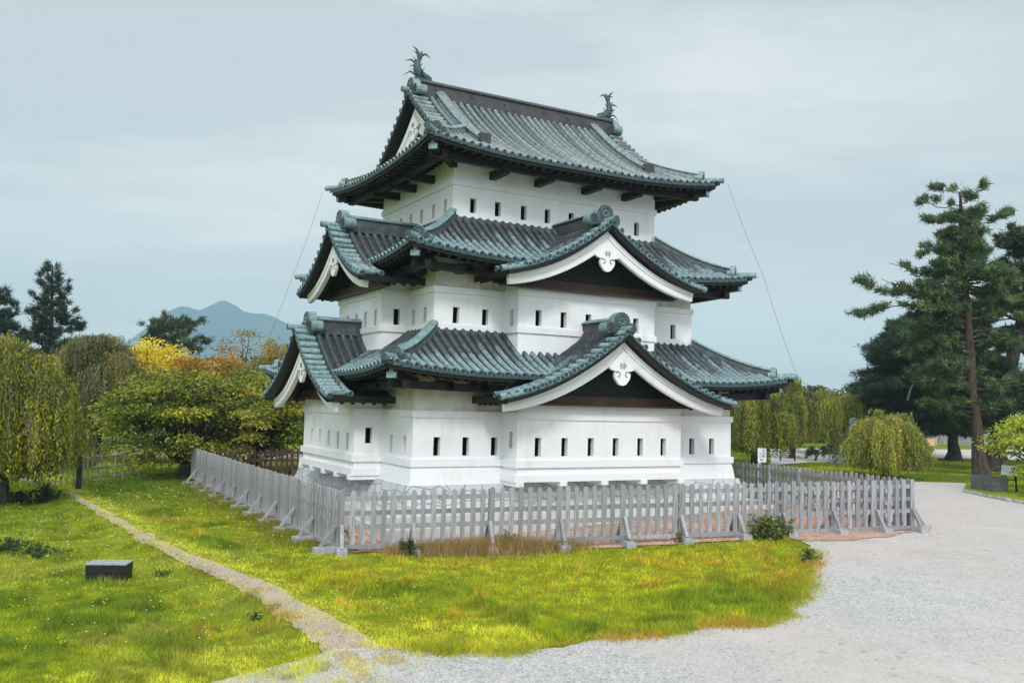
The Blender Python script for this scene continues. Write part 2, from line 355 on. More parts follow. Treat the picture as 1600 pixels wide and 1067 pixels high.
FA, FB, FR = np.array([-2.86, -2.35]), np.array([12.56, -6.85]), np.array([15.2, 5.2]); FL = np.array([-2.86, 17.6]); 
g2 = lambda px, py: tuple(G(px, py)[:2])
GRAV = [(-11.5, -40), (-9.2, -21), g2(330, 1067), g2(430, 1040), g2(520, 1016), g2(600, 1010), g2(690, 1015), g2(760, 1020), g2(830, 1015), g2(900, 1006), g2(980, 1000), g2(1050, 990), g2(1120, 980), g2(1190, 976), g2(1225, 963), g2(1249, 935), g2(1256, 905), g2(1276, 884), g2(1268, 858),
        (9.4, -5.6), (12., -6.2), (14.6, 5.), (15.5, 9), g2(1432, 752), g2(1510, 755), (31.5, 3), (29.5, 0), (26.2, -1.5), (60, -40), (40, -70)]
GRAV_E = overlay('gravel_yard', GRAV, M['gravel'], .02, 1.0)
TZ = [g2(60, 1067), g2(230, 1040), g2(380, 1010), g2(470, 985), g2(560, 968), g2(650, 965), g2(780, 985), g2(850, 1005), g2(800, 1032), g2(650, 1046), g2(600, 1060), g2(560, 1100), g2(200, 1100)]
PEB = [(FA[0]+.1, FA[1]-.12), (2, -4.15), (5.5, -5.3), (8.2, -6.25), g2(1262, 846), g2(1330, 845), g2(1400, 838), (12.5, -6.9), (13.6, -3), (15, 5), (15, 14), (8, 17), (FL[0]+.1, FL[1]), (FL[0]+.1, 6)]
PEB_E = overlay('pebble_bed', PEB, M['pebble'], .035, .8, .14, .16, 3.)
hwp = lambda y: np.interp(y, [-12.5, -11, -8, -5, -2, 1.6, 13.5], [.44, .34, .29, .25, .21, .17, .12])
DIRT = [(np.interp(y, [p[1] for p in PATH], [p[0] for p in PATH])-.16+sg*hwp(y)*1.15, y) for sg, ys in ((-1, np.linspace(-12.3, 13.4, 24)), (1, np.linspace(13.4, -12.3, 24))) for y in ys]
DIRT_E = overlay('dirt_path', DIRT, M['dirt'], .012, .3, .12, .12, 6.)
PLAZA = [g2(1205, 728), g2(1262, 722), g2(1340, 722), g2(1440, 717), g2(1480, 716), g2(1600, 719), g2(1800, 725), g2(1900, 706), g2(1600, 703), g2(1400, 701), g2(1200, 700)]
overlay('far_gravel_plaza', PLAZA, M['gravel'], .03, 4., 1., .5, 8.)
PLAZA2 = [g2(180, 712), g2(290, 716), g2(480, 717), g2(480, 704), g2(180, 700)]
overlay('far_gravel_path', PLAZA2, M['gravel'], .03, 4., 1., .5, 9.)
exec_after = []

# ------------------------------------------------------------------ castle keep
W, D = 12.0, 10.05
KEEP = empty('castle_keep', (6, 5, 1.0), 'white three-storey Japanese castle keep with green-grey tiled roofs and gables', 'castle')
OWN = []
def own(o): OWN.extend([o]*(len(WIN)-len(OWN))); return o
WIN = []            # (frame function, u, z0, z1) gathered by the walls
def wall(mb, P, ud, nd, L, z0, z1, holes=(), mat=0, hw=.11):
    """vertical wall in the plane through P along ud (outward normal nd), with window holes (u, za, zb); the windows are built as parts"""
    P, ud, nd = Vector(P), Vector(ud), Vector(nd)
    us = sorted({0, L} | {h[0]-hw for h in holes} | {h[0]+hw for h in holes}); zs = sorted({z0, z1} | {h[1] for h in holes} | {h[2] for h in holes})
    for a, b in zip(us, us[1:]):
        for c, d in zip(zs, zs[1:]):
            um, zm = (a+b)/2, (c+d)/2
            if any(abs(um-h[0]) < hw and h[1] < zm < h[2] for h in holes): continue
            q = [P+ud*u+Vector((0, 0, z)) for u, z in ((a, c), (b, c), (b, d), (a, d))]
            mb.add(q, [(0, 1, 2, 3)], mat)
    for h in holes: WIN.append((P, ud, nd, h, hw))
def block(mb, x0, y0, x1, y1, z0, z1, f=(), r=(), b=(), l=(), skip='', mat=0):
    """four walls of a box; f/r/b/l are window lists in absolute x or y"""
    if 'f' not in skip: wall(mb, (x0, y0, 0), (1, 0, 0), (0, -1, 0), x1-x0, z0, z1, [(h[0]-x0, h[1], h[2]) for h in f], mat)
    if 'r' not in skip: wall(mb, (x1, y0, 0), (0, 1, 0), (1, 0, 0), y1-y0, z0, z1, [(h[0]-y0, h[1], h[2]) for h in r], mat)
    if 'b' not in skip: wall(mb, (x1, y1, 0), (-1, 0, 0), (0, 1, 0), x1-x0, z0, z1, [(x1-h[0], h[1], h[2]) for h in b], mat)
    if 'l' not in skip: wall(mb, (x0, y1, 0), (0, -1, 0), (-1, 0, 0), y1-y0, z0, z1, [(y1-h[0], h[1], h[2]) for h in l], mat)
def band(mb, x0, y0, x1, y1, za, zb, o, mat=0, skip=''):
    """a string course standing o proud of a box: a ring with top, bottom and face"""
    A, B = [(x0, y0), (x1, y0), (x1, y1), (x0, y1)], [(x0-o, y0-o), (x1+o, y0-o), (x1+o, y1+o), (x0-o, y1+o)]
    for i, s in enumerate('frbl'):
        if s in skip: continue
        j = (i+1) % 4
        V = [(*A[i], za), (*A[j], za), (*B[j], za), (*B[i], za), (*A[i], zb), (*A[j], zb), (*B[j], zb), (*B[i], zb)]
        mb.add(V, [(3, 2, 6, 7), (0, 1, 2, 3), (7, 6, 5, 4), (0, 3, 7, 4), (1, 5, 6, 2)], mat)
hw1 = lambda L, a, b: [(u, a, b) for u in L]
# first storey
w1 = MB()
n1f = hw1([.76, 1.69, 2.64, 10.25, 11.13], 2.88, 3.42)
block(w1, 0, 0, W, D, 2.70, 3.99, f=n1f, l=hw1([.59, 1.64, 8.4, 9.46], 2.88, 3.42), r=hw1([.8, 1.7, 2.6, 3.5, 4.5, 5.5, 6.5, 7.5, 8.4, 9.3], 2.88, 3.42), b=hw1([1, 2, 3, 4, 5, 6, 7, 8, 9, 10, 11], 2.88, 3.42))
fl = .11          # the flared foot of the wall
A = [(0, 0), (W, 0), (W, D), (0, D)]; B = [(-fl, -fl), (W+fl, -fl), (W+fl, D+fl), (-fl, D+fl)]
for i in range(4):
    j = (i+1) % 4; w1.add([(*B[i], 2.05), (*B[j], 2.05), (*A[j], 2.70), (*A[i], 2.70)], [(0, 1, 2, 3)])
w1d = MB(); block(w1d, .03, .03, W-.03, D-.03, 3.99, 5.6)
band(w1, 0, 0, W, D, 2.575, 2.79, .075); band(w1, 0, 0, W, D, 3.985, 4.18, .055)
P1 = own(w1.build('storey_wall', M['plaster'], KEEP)); w1d.build('stained_upper_wall', M['dirty'], KEEP)
# bays of the first storey
def bay1(x0, y0, x1, y1, side, wins):
    mb = MB(); kw = {'f': 'b', 'l': 'r'}[side]
    block(mb, x0, y0, x1, y1, 2.30, 4.50, skip=kw, **wins)
    band(mb, x0, y0, x1, y1, 2.575, 2.79, .07, skip=kw); band(mb, x0, y0, x1, y1, 3.985, 4.18, .05, skip=kw)
    band(mb, x0, y0, x1, y1, 2.16, 2.37, .10, skip=kw)
    mb.add([(x0-.1, y0-.1, 2.165), (x1+.1, y0-.1, 2.165), (x1+.1, y1, 2.165), (x0-.1, y1, 2.165)], [(0, 3, 2, 1)])
    mb.add([(x0, y0, 4.5), (x1, y0, 4.5), (x1, y1, 4.5), (x0, y1, 4.5)], [(0, 1, 2, 3)])
    n = 5
    for i in range(n):                       # joist ends below the overhang
        t = i/(n-1)
        if side == 'f': a = x0-.05+(x1-x0-.12)*t; mb.box(a, y0-.13, 2.03, a+.24, y1, 2.163)
        else: a = y0-.05+(y1-y0-.12)*t; mb.box(x0-.13, a, 2.03, x1, a+.24, 2.163)
    return own(mb.build('projecting_bay', M['plaster'], KEEP))
bay1(2.904, -.904, 9.011, 0, 'f', dict(f=hw1([3.62, 4.55, 5.5, 6.43, 7.38, 8.3], 2.90, 3.45), l=hw1([-.52], 3.13, 3.61), r=hw1([-.5], 3.13, 3.61)))
bay1(-.897, 2.386, 0, 7.666, 'l', dict(l=hw1([3.0, 3.92, 4.87, 5.8, 6.72], 2.89, 3.42), f=hw1([-.44], 3.12, 3.6), b=hw1([-.44], 3.12, 3.6)))
# second storey
a2 = .985; w2 = MB(); X0, Y0, X1, Y1 = a2, a2, W-a2, D-a2
block(w2, X0, Y0, X1, Y1, 6.2, 7.76, f=hw1([1.72, 2.73, 9.25, 10.18], 6.85, 7.35), l=hw1([1.68, 2.57, 7.5, 8.4], 6.84, 7.34), r=hw1([2, 3, 4, 5, 6, 7, 8], 6.85, 7.35), b=hw1([2, 3, 4, 5, 6, 7, 8, 9, 10], 6.85, 7.35))
band(w2, X0, Y0, X1, Y1, 6.615, 6.80, .055); band(w2, X0, Y0, X1, Y1, 7.762, 7.95, .05)
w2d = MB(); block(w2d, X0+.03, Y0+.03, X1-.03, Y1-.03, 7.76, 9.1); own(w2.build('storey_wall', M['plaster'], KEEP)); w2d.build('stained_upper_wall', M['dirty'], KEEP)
def bay2(x0, y0, x1, y1, side, wins):
    mb = MB(); kw = {'f': 'b', 'l': 'r'}[side]
    block(mb, x0, y0, x1, y1, 5.6, 8.3, skip=kw, **wins)
    band(mb, x0, y0, x1, y1, 6.615, 6.80, .055, skip=kw); band(mb, x0, y0, x1, y1, 7.762, 7.95, .045, skip=kw)
    return own(mb.build('projecting_bay', M['plaster'], KEEP))
bay2(3.386, .053, 8.626, a2, 'f', dict(f=hw1([4.11, 5.03, 5.97, 6.9, 7.86], 6.86, 7.35), l=hw1([.47], 6.83, 7.35), r=hw1([.47], 6.83, 7.35)))
bay2(.056, 2.919, a2, 7.137, 'l', dict(l=hw1([3.5, 4.43, 5.3, 6.2], 6.83, 7.34), f=hw1([.56], 6.85, 7.36), b=hw1([.5], 6.85, 7.36)))
# third storey
a3 = 1.951; w3 = MB(); X0, Y0, X1, Y1 = a3, a3, W-a3, D-a3
block(w3, X0, Y0, X1, Y1, 9.9, 12.6, f=hw1([2.68, 3.59, 4.57, 5.5, 6.46, 7.4, 8.3, 9.25], 10.55, 11.03), l=hw1([2.53, 3.46, 4.44, 5.37, 6.3, 7.2], 10.54, 11.0), r=hw1([3, 4, 5, 6, 7], 10.55, 11.03), b=hw1([3, 4, 5, 6, 7, 8, 9], 10.55, 11.03))
band(w3, X0, Y0, X1, Y1, 10.12, 10.35, .05); band(w3, X0, Y0, X1, Y1, 11.382, 11.58, .055); own(w3.build('storey_wall', M['plaster'], KEEP))
# loopholes: jambs, dark inside and a lattice bar
for (P, ud, nd, h, hw), owner in zip(WIN, OWN):
    mb = MB(); dp = .17; c = lambda u, z, o=0.: P+ud*u+Vector((0, 0, z))-nd*o
    a, b, za, zb = h[0]-hw, h[0]+hw, h[1], h[2]
    f = [c(a, za), c(b, za), c(b, zb), c(a, zb)]; k = [c(a, za, dp), c(b, za, dp), c(b, zb, dp), c(a, zb, dp)]
    for i in range(4):
        j = (i+1) % 4; mb.add([f[i], f[j], k[j], k[i]], [(0, 3, 2, 1)], 0)
    k2 = [c(a, za, dp+.25), c(b, za, dp+.25), c(b, zb, dp+.25), c(a, zb, dp+.25)]
    mb.add(k2, [(0, 1, 2, 3)], 1)
    for i in range(4):
        j = (i+1) % 4; mb.add([k[i], k[j], k2[j], k2[i]], [(0, 3, 2, 1)], 1)
    mb.beam(c(h[0]-.02, za, dp+.05), c(h[0]-.02, zb, dp+.05), .03, .03, 2)
    mb.build('loophole_window', [M['plaster'], M['dark'], M['wood']], owner)
# foundation of fitted stones, concrete apron
sb = MB(); A = [(-.2, -.2), (W+.2, -.2), (W+.2, D+.2), (-.2, D+.2)]; B = [(-.42, -.42), (W+.42, -.42), (W+.42, D+.42), (-.42, D+.42)]
for i in range(4):
    j = (i+1) % 4; sb.add([(*B[i], 1.3), (*B[j], 1.3), (*A[j], 2.06), (*A[i], 2.06)], [(0, 1, 2, 3)])
sb.add([(*p, 2.058) for p in A], [(0, 1, 2, 3)]); sb.build('stone_base', M['stone'], KEEP)
ap = MB(); ap.box(-1.05, -1.15, .3, W+1.05, D+1.1, 1.31); ap.box(-1.25, -1.35, .3, W+1.25, D+1.3, 1.02); ap.build('concrete_apron', M['slab'], KEEP)

# ---- roofs
def P_(t): t = np.clip(t, 0, 1.2); return .38*t*t+.62*t
def arc_strip(mb, pts, side, r, tv, tr, mat=0, endmat=None, saw=True, ends=(True, False), n=7):
    """a row of half-round cover tiles along pts (lower end first)"""
    pts = [Vector(p) for p in pts]; side = Vector(side); V = []; at = []; m = len(pts)
    if m < 2: return
    for i, p in enumerate(pts):
        t = (pts[min(i+1, m-1)]-pts[max(i-1, 0)]).normalized(); nn = side.cross(t).normalized()
        if nn.z < 0: nn = -nn
        for rr in ((r*.9, r*1.06) if (saw and 0 < i < m-1) else (r*1.04,)):
            V += [p+side*(rr*math.cos(math.pi*k/(n-1)))+nn*(rr*math.sin(math.pi*k/(n-1))*1.05) for k in range(n)]; at += [(tv[i], tr)]*n
    L = len(V)//n
    mb.add(V, [(i*n+k, i*n+k+1, (i+1)*n+k+1, (i+1)*n+k) for i in range(L-1) for k in range(n-1)], mat, True, at)
    if endmat is not None and ends[0]: tile_end(mb, pts[0], (pts[0]-pts[1]).normalized(), side, r*1.08, endmat, mat, tr)
def tile_end(mb, p, d, side, r, endmat, rimmat, tr):
    up = side.cross(d).normalized(); up = -up if up.z < 0 else up; n = 12; c = p+d*.015+up*(r*.12)
    ring = lambda rr, o: [c+d*o+(side*math.cos(2*math.pi*k/n)+up*math.sin(2*math.pi*k/n))*rr for k in range(n)]
    V = ring(r, -.05)+ring(r, .0)+ring(r*.78, .0)+ring(r*.74, -.018)
    mb.add(V, [(i*n+k, i*n+(k+1) % n, (i+1)*n+(k+1) % n, (i+1)*n+k) for i in range(2) for k in range(n)], rimmat, False, (.1, tr))
    mb.add(V[2*n:], [(k, (k+1) % n, n+(k+1) % n, n+k) for k in range(n)]+[tuple(range(n, 2*n))], endmat)
SIDES = {'f': lambda s, q, R, e: (R[0]-e+s, R[1]-e+q), 'r': lambda s, q, R, e: (R[2]+e-q, R[1]-e+s), 'b': lambda s, q, R, e: (R[2]+e-s, R[3]+e-q), 'l': lambda s, q, R, e: (R[0]-e+q, R[3]+e-s)}
SV = {'f': (1, 0, 0), 'r': (0, 1, 0), 'b': (-1, 0, 0), 'l': (0, -1, 0)}
class Roof:
    def __init__(s, R, e, z0, H, Q, up, upl=3.6): s.R, s.e, s.z0, s.H, s.Q, s.up, s.upl = R, e, z0, H, Q, up, upl
    def length(s, k): return (s.R[2]-s.R[0] if k in 'fb' else s.R[3]-s.R[1])+2*s.e
    def z(s, k, a, q):
        d = min(a, s.length(k)-a); t = q/s.Q
        return s.z0+s.H*float(P_(t))+s.up*max(0, 1-d/s.upl)**2*max(0., 1-t)**1.5
    def pt(s, k, a, q, dz=0): x, y = SIDES[k](a, q, s.R, s.e); return Vector((x, y, s.z(k, a, q)+dz))
    def zxy(s, x, y):
        R, e = s.R, s.e; c = [(y-R[1]+e, 'f', x-R[0]+e), (R[2]+e-x, 'r', y-R[1]+e), (R[3]+e-y, 'b', R[2]+e-x), (x-R[0]+e, 'l', R[3]+e-y)]
        q, k, a = min(c); return s.z(k, a, max(q, 0)), q
class Dormer:
    def __init__(s, kind, c, front, back, hw, zb, rise): s.kind, s.c, s.front, s.back, s.hw, s.zb, s.rise = kind, c, front, back, hw, zb, rise
    def xy(s, u, w): return (s.c+u, s.front+w) if s.kind == 'f' else (s.front+w, s.c-u)
    def zu(s, u): t = 1-abs(u)/s.hw; t = max(t, -.05); return s.zb+s.rise*(.62*t*t+.38*t)
    def pt(s, u, w, dz=0): return Vector((*s.xy(u, w), s.zu(u)+dz))
    def at(s, x, y): u, w = (x-s.c, y-s.front) if s.kind == 'f' else (s.c-y, x-s.front); return u, w
    def zxy(s, x, y):
        u, w = s.at(x, y); return s.zu(u) if (abs(u) < s.hw and w > 0) else -99
    U = property(lambda s: Vector((1, 0, 0)) if s.kind == 'f' else Vector((0, -1, 0)))
    Wd = property(lambda s: Vector((0, 1, 0)) if s.kind == 'f' else Vector((1, 0, 0)))
SP = .28
def clip_path(fn, qs, keep):
    """the part of the path (its sample list) that keep() accepts; the longest run"""
    best = []; cur = []
    for q in qs:
        if keep(q): cur.append(q)
        else:
            if len(cur) > len(best): best = cur
            cur = []
    return cur if len(cur) > len(best) else best
def refine(q0, q1, keep):       # between a rejected q0 and an accepted q1
    for _ in range(12):
        m = (q0+q1)/2
        if keep(m): q1 = m
        else: q0 = m
    return q1
def skirt(roof, dormers, qmax, tilemat, name, qlim=None):
    mb = MB()
    for k in 'frbl':
        L = roof.length(k); n = int(round(L/SP)); sd = Vector(SV[k])
        for i in range(n+1):
            a = .02+(L-.04)*i/n; dc = min(a, L-a)
            top = qlim(k, a) if qlim else qmax
            if top <= roof.Q*.6 or not qlim: top = min(top, dc+.10)
            if top < .12: continue
            tr = float(hash2(i, ord(k), 3.)); S = max(2, int(top/.3)+1); qs = [top*j/S for j in range(S+1)]
            def keep(q):
                x, y = SIDES[k](a, q, roof.R, roof.e); zm = roof.z(k, a, q)
                return all(zm > d.zxy(x, y)-.02 for d in dormers)
            run = clip_path(None, qs, keep)
            if len(run) < 1: continue
            j0 = qs.index(run[0]); j1 = qs.index(run[-1])
            if j0 > 0: run = [refine(qs[j0-1], run[0], keep)]+run
            if j1 < len(qs)-1: run = run+[refine(qs[j1+1], run[-1], keep)]
            if len(run) < 2: continue
            pts = [roof.pt(k, a, q, .05) for q in run]; tv = [min(1, q/roof.Q) for q in run]
            arc_strip(mb, pts, sd, .082, tv, tr, 0, 1, ends=(run[0] < .01, False))
            h = SP/2*1.02; Apt = [roof.pt(k, a, q, 0.035)-sd*h for q in run]; Bpt = [roof.pt(k, a, q, .035)+sd*h for q in run]
            Cp = [roof.pt(k, a, q, 0.0) for q in run]; m = len(run)
            at = [(min(1, t+.12), tr) for t in tv]
            mb.add(Apt+Cp+Bpt, [(i_, i_+1, m+i_+1, m+i_) for i_ in range(m-1)]+[(m+i_, m+i_+1, 2*m+i_+1, 2*m+i_) for i_ in range(m-1)], 2, False, at*3)
            if run[0] < .01:       # the lip of the pan tiles
                p = roof.pt(k, a, 0); o = Vector((p-roof.pt(k, a, .3))); o.z = 0; o.normalize()
                mb.add([p-sd*h+Vector((0, 0, .03)), p+sd*h+Vector((0, 0, .03)), p+sd*h-Vector((0, 0, .055)), p-sd*h-Vector((0, 0, .055))], [(0, 1, 2, 3)], 1)
    return mb.build(name, [tilemat, M['tileend'], M['pan']], KEEP, att=True)
def ridge(mb, pts, w, h, mat=0, capmat=0, foot=.0):
    """a layered ridge swept along pts (points at roof surface), with an overhanging half-round cap"""
    pts = [Vector(p) for p in pts]; prof = [(-w*.62, foot-.06), (-w*.62, .07), (-w*.5, .085), (-w*.46, h*.72), (-w*.60, h*.75), (-w*.60, h*.83), (-w*.36, h*.98), (0, h*1.06), (w*.36, h*.98), (w*.60, h*.83), (w*.60, h*.75), (w*.46, h*.72), (w*.5, .085), (w*.62, .07), (w*.62, foot-.06)]
    n = len(prof); V = []
    for i, p in enumerate(pts):
        t = pts[min(i+1, len(pts)-1)]-pts[max(i-1, 0)]; t.z = 0; t.normalize(); sd = Vector((t.y, -t.x, 0))
        V += [p+sd*a+Vector((0, 0, b)) for a, b in prof]
    cap = {5, 6, 7, 8}
    for k in range(n-1):
        mb.add(sum([[V[i*n+k], V[i*n+k+1]] for i in range(len(pts))], []), [(2*i, 2*i+1, 2*i+3, 2*i+2) for i in range(len(pts)-1)], capmat if k in cap else mat)
    for r in (0, len(pts)-1): mb.add(V[r*n:(r+1)*n], [tuple(range(n))], mat)
def oni(p, d, s, parent=None, name='ridge_end_ornament'):
    """demon-tile: arched plate with a crest in a recess, two scroll drums, facing d, base at p"""
    mb = MB(); p = Vector(p); d = Vector(d); d.z = 0; d.normalize(); sd = Vector((-d.y, d.x, 0)); up = Vector((0, 0, 1))
    arch = [(-.30, 0), (.30, 0), (.30, .34)]+[(.30*math.cos(t), .34+.27*math.sin(t)) for t in np.linspace(.15, math.pi-.15, 9)]+[(-.30, .34)]
    arch = [(a*s, b*s) for a, b in arch]; mb.prism(arch, p-d*.16*s, sd, up, d, .28*s, 0, 1)
    inner = [(.175*s*math.cos(t), (.33+.19*math.sin(t))*s) for t in np.linspace(0, 2*math.pi, 13)[:-1]]
    mb.prism(inner, p+d*.115*s, sd, up, d, .012*s, 2)
    mb.tube([p+d*.13*s+sd*(.175*s*math.cos(t))+up*((.33+.19*math.sin(t))*s) for t in np.linspace(0, 2*math.pi, 17)], .028*s, 6, 0, False)
    for k in range(7):
        t = 2*math.pi*k/7; c = p+d*.13*s+sd*(.105*s*math.cos(t))+up*((.33+.09*math.sin(t))*s)
        mb.tube([c-d*.01, c+d*.035*s], [.034*s, .02*s], 6, 1)
    for q in (-1, 1):
        c = p+sd*(q*.40*s)+up*.13*s
        mb.tube([c-d*.30*s, c+d*.10*s], .175*s, 14, 1, True, None, 0)
        sp = [c+d*.112*s+sd*(q*r*math.cos(t))*s+up*(r*math.sin(t))*s for t, r in zip(np.linspace(.5, 9.5, 22), np.linspace(.135, .02, 22))]
        mb.tube(sp, .018*s, 5, 2, False)
    return mb.build(name, [M['ridge'], M['patina'], M['tileend']], parent or KEEP)
def round_end(mb, p, d, r=.1, L=.35, mat=0):
    d = Vector(d).normalized(); p = Vector(p); mb.tube([p-d*L, p], r, 12, mat, True, None, 1); 

R1, R2, R3 = (0, 0, W, D), (a2, a2, W-a2, D-a2), (a3, a3, W-a3, D-a3)
T1 = Roof(R1, 1.42, 5.20, 1.38, 1.42+a2, .27); T2 = Roof(R2, 1.42, 8.72, 1.58, 1.42+.966, .29); T3 = Roof(R3, 1.58, 12.12, 3.11, 4.655, .32, 4.2)
d1f = Dormer('f', 5.93, -2.20, .06, 4.08, 4.62, 2.02); d1l = Dormer('l', 4.95, -2.16, .07, 3.50, 4.55, 2.08)
d2f = Dormer('f', 5.90, -1.28, 1.96, 3.62, 8.34, 1.75); d2l = Dormer('l', 4.86, -1.22, 1.96, 3.12, 8.22, 1.86)
skirt(T1, [d1f, d1l], 1.42+a2, M['tile'], 'tiled_roof'); skirt(T2, [d2f, d2l], 1.42+.966, M['tile'], 'tiled_roof')
GX = 2.10; GQ = GX-(a3-1.58)             # gable wall plane of the top roof, and its depth from the eave
def qtop(k, a):
    if k in 'lr': return GQ
    x = a+a3-1.58; return 4.575 if 1.0+GX <= x <= W-GX-1.0 else GQ
def top_limit(k, a):
    if k in 'lr': return GQ+.05
    x = a+a3-1.58; return 4.64 if GX+.08 < x < W-GX-.08 else GQ
skirt(T3, [], 4.655, M['toptile'], 'tiled_roof', top_limit)
# gable verges of the top roof: short tiles lying across, over the gable walls
def verge_rows(mb, fpt, tang, us, w0, w1, wd, tr0, tvf):
    for i, u in enumerate(us):
        p0, p1 = fpt(u, w0), fpt(u, w1); t = Vector(tang(u)).normalized()
        arc_strip(mb, [p0, (p0+p1)/2, p1], t, .082, [tvf(u)]*3, float(hash2(i, tr0, 5.)), 0, 1)
FX = 1.52
for mir in (0, 1):
    vb = MB(); vs = MB()
    X_ = lambda x: W-x if mir else x
    for sgn in (1, -1):
        zt = lambda u: T3.z0+T3.H*float(P_((4.655-abs(u))/4.655))
        f = lambda u, x, dz=.05: Vector((X_(x), 5.025-sgn*u, zt(u)+dz))
        us = np.arange(.1, 3.05, .262)
        verge_rows(vb, lambda u, x: f(u, x), lambda u: f(u+.05, FX)-f(u-.05, FX), us, FX, FX+.62, None, 11+mir*2+(sgn > 0), lambda u: 1-u/4.6)
        uu = np.linspace(0, 3.05, 12)
        vb.strip([f(u, FX, .0) for u in uu], [f(u, GX+.2, .0) for u in uu], 0, True, (.5, .5))
        vs.strip([f(u, FX+.02, -.06) for u in uu], [f(u, GX+.02, -.06) for u in uu], 0); vs.strip([f(u, FX+.02, -.0) for u in uu], [f(u, FX+.02, -.17) for u in uu], 0)
        vs.strip([f(u, FX+.02, -.17) for u in uu], [f(u, GX+.02, -.17) for u in uu], 0)
    vb.build('verge_tiles', [M['toptile'], M['tileend']], KEEP, att=True); vs.build('verge_soffit', M['wood'], KEEP)
# dormers
def dormer(d, roof, bt, gname, yz):
    mb = MB(); U, Wd = d.U, d.Wd; VW = .60
    nu = max(4, int(d.hw/.262)); us = [.08+(d.hw-.1)*i/nu for i in range(nu+1)]
    for sg in (-1, 1):
        verge_rows(mb, lambda u, w: d.pt(sg*u, w, .05), lambda u: d.pt(sg*(u+.05), 0)-d.pt(sg*(u-.05), 0), us, 0, VW, Wd, ord(d.kind)+sg, lambda u: .35*(1-u/d.hw))
        uu = np.linspace(0, d.hw+.03, 14); mb.strip([d.pt(sg*u, 0) for u in uu], [d.pt(sg*u, VW+.12) for u in uu], 0, True, (.3, .5))
        mb.strip([d.pt(sg*u, 0.004, .02) for u in uu], [d.pt(sg*u, .004, -.06) for u in uu], 1)
        rows = np.arange(VW+.16, d.back-d.front, .275)
        for i, w in enumerate(rows):
            S = int(d.hw/.3); uq = [d.hw-(d.hw-.05)*j/S for j in range(S+1)]; tr = float(hash2(i, sg, 8.))
            def keep(u):
                x, y = d.xy(sg*u, w); zm, q = roof.zxy(x, y)
                return q < .02 or d.zu(u) > zm-.25
            run = clip_path(None, uq, keep)
            if len(run) < 2: continue
            pts = [d.pt(sg*u, w, .05) for u in run]; tv = [min(1., .18+.75*(1-u/d.hw)+.0) for u in run]
            arc_strip(mb, pts, Wd, .082, tv, tr, 0, 1, ends=(run[0] > d.hw-.01, False))
            m = len(run); at = [(min(1, t+.1), tr) for t in tv]; h = .14
            mb.add([d.pt(sg*u, w-h, .03) for u in run]+[d.pt(sg*u, w, 0) for u in run]+[d.pt(sg*u, w+h, .03) for u in run],
                   [(j, j+1, m+j+1, m+j) for j in range(m-1)]+[(m+j, m+j+1, 2*m+j+1, 2*m+j) for j in range(m-1)], 2, False, at*3)
    # apex tile and eave-end tiles
    p = d.pt(0, -.22, .10); mb.tube([p, p+Wd*.7], .10, 12, 0, True, (.1, .6), 1)
    for sg in (-1, 1):
        p = d.pt(sg*d.hw, .08, .03); q = (d.pt(sg*d.hw, .08)-d.pt(sg*(d.hw-.3), .08)).normalized(); mb.tube([p-q*.5, p+q*.22], .095, 12, 0, True, (.05, .4), 1)
    DR = mb.build('dormer_roof', [M['tile'], M['tileend'], M['pan']], KEEP, att=True)
    # soffit under the verge
    s = MB(); uu = np.linspace(0, d.hw-.02, 12); dep = bt['yp']-d.front
    for sg in (-1, 1):
        T = lambda u, w, dz: d.pt(sg*u, w, dz)
        s.strip([T(u, .03, -.065) for u in uu], [T(u, .03, -.17) for u in uu], 0)
        s.strip([T(u, .03, -.17) for u in uu], [T(u, dep, -.17) for u in uu], 0)
        s.strip([T(u, .03, -.065) for u in uu], [T(u, d.back-d.front, -.065) for u in uu], 0)
        s.strip([T(u, dep, -.17) for u in uu], [T(u, d.back-d.front, -.17) for u in uu], 0)
        s.strip([T(d.hw, w, .0) for w in (0.03, 2.2)], [T(d.hw, w, -.2) for w in (.03, 2.2)], 0)
        for w in np.arange(.55, 2.2, .33):
            a = d.pt(sg*(d.hw-.05), w, -.22); b = d.pt(sg*(d.hw-1.3), w, -.22); s.beam(a, b, .09, .1, 0)
    s.build('verge_soffit', M['wood'], DR)
    # white bargeboards: two planks per side, the upper one proud of the lower
    bargeboards(d.c, d.kind, bt['bp'], bt['hw'], bt['z0'], bt['z1'], bt['h'], DR)
    # tympanum, beam
    t = MB(); o = Vector((d.c, bt['yp'], 0)) if d.kind == 'f' else Vector((bt['yp'], d.c, 0)); up = Vector((0, 0, 1))
    pu = np.linspace(-d.hw+.15, d.hw-.15, 25); poly = [(float(u), max(d.zu(u)-.18, bt['zb']+.01)) for u in pu][::-1]
    poly = [(float(pu[0]), bt['zb'])]+[(float(pu[-1]), bt['zb'])]+poly
    t.prism(poly, o, U, up, -Wd, .03, 0); t.build('gable_panel', M['waves'], DR)
    b = MB(); bw = bt['beam']; b.prism([(-bw, bt['zb']), (bw, bt['zb']), (bw-.15, bt['zb']+.24), (-bw+.15, bt['zb']+.24)], o-Wd*.03, U, up, -Wd, .14, 0)
    b.prism([(-d.hw+.35, bt['zb']-.06), (d.hw-.35, bt['zb']-.06), (d.hw-.35, bt['zb']-.005), (-d.hw+.35, bt['zb']-.005)], o-Wd*.01, U, up, -Wd, .3, 0)
    b.build('gable_beam', M['redwood'], DR)
    # ridge and end ornament
    r = MB(); L = d.back-d.front; zt = d.zu(0)
    ridge(r, [d.pt(0, w, -.02) for w in np.linspace(.62, L, 4)], .38, .50, 0, 1); r.build('dormer_ridge', [M['ridgebrown'] if d.kind == 'f' else M['ridge'], M['patina']], DR)
    oni(d.pt(0, .5, .03), -Wd, 1.0, DR); return DR
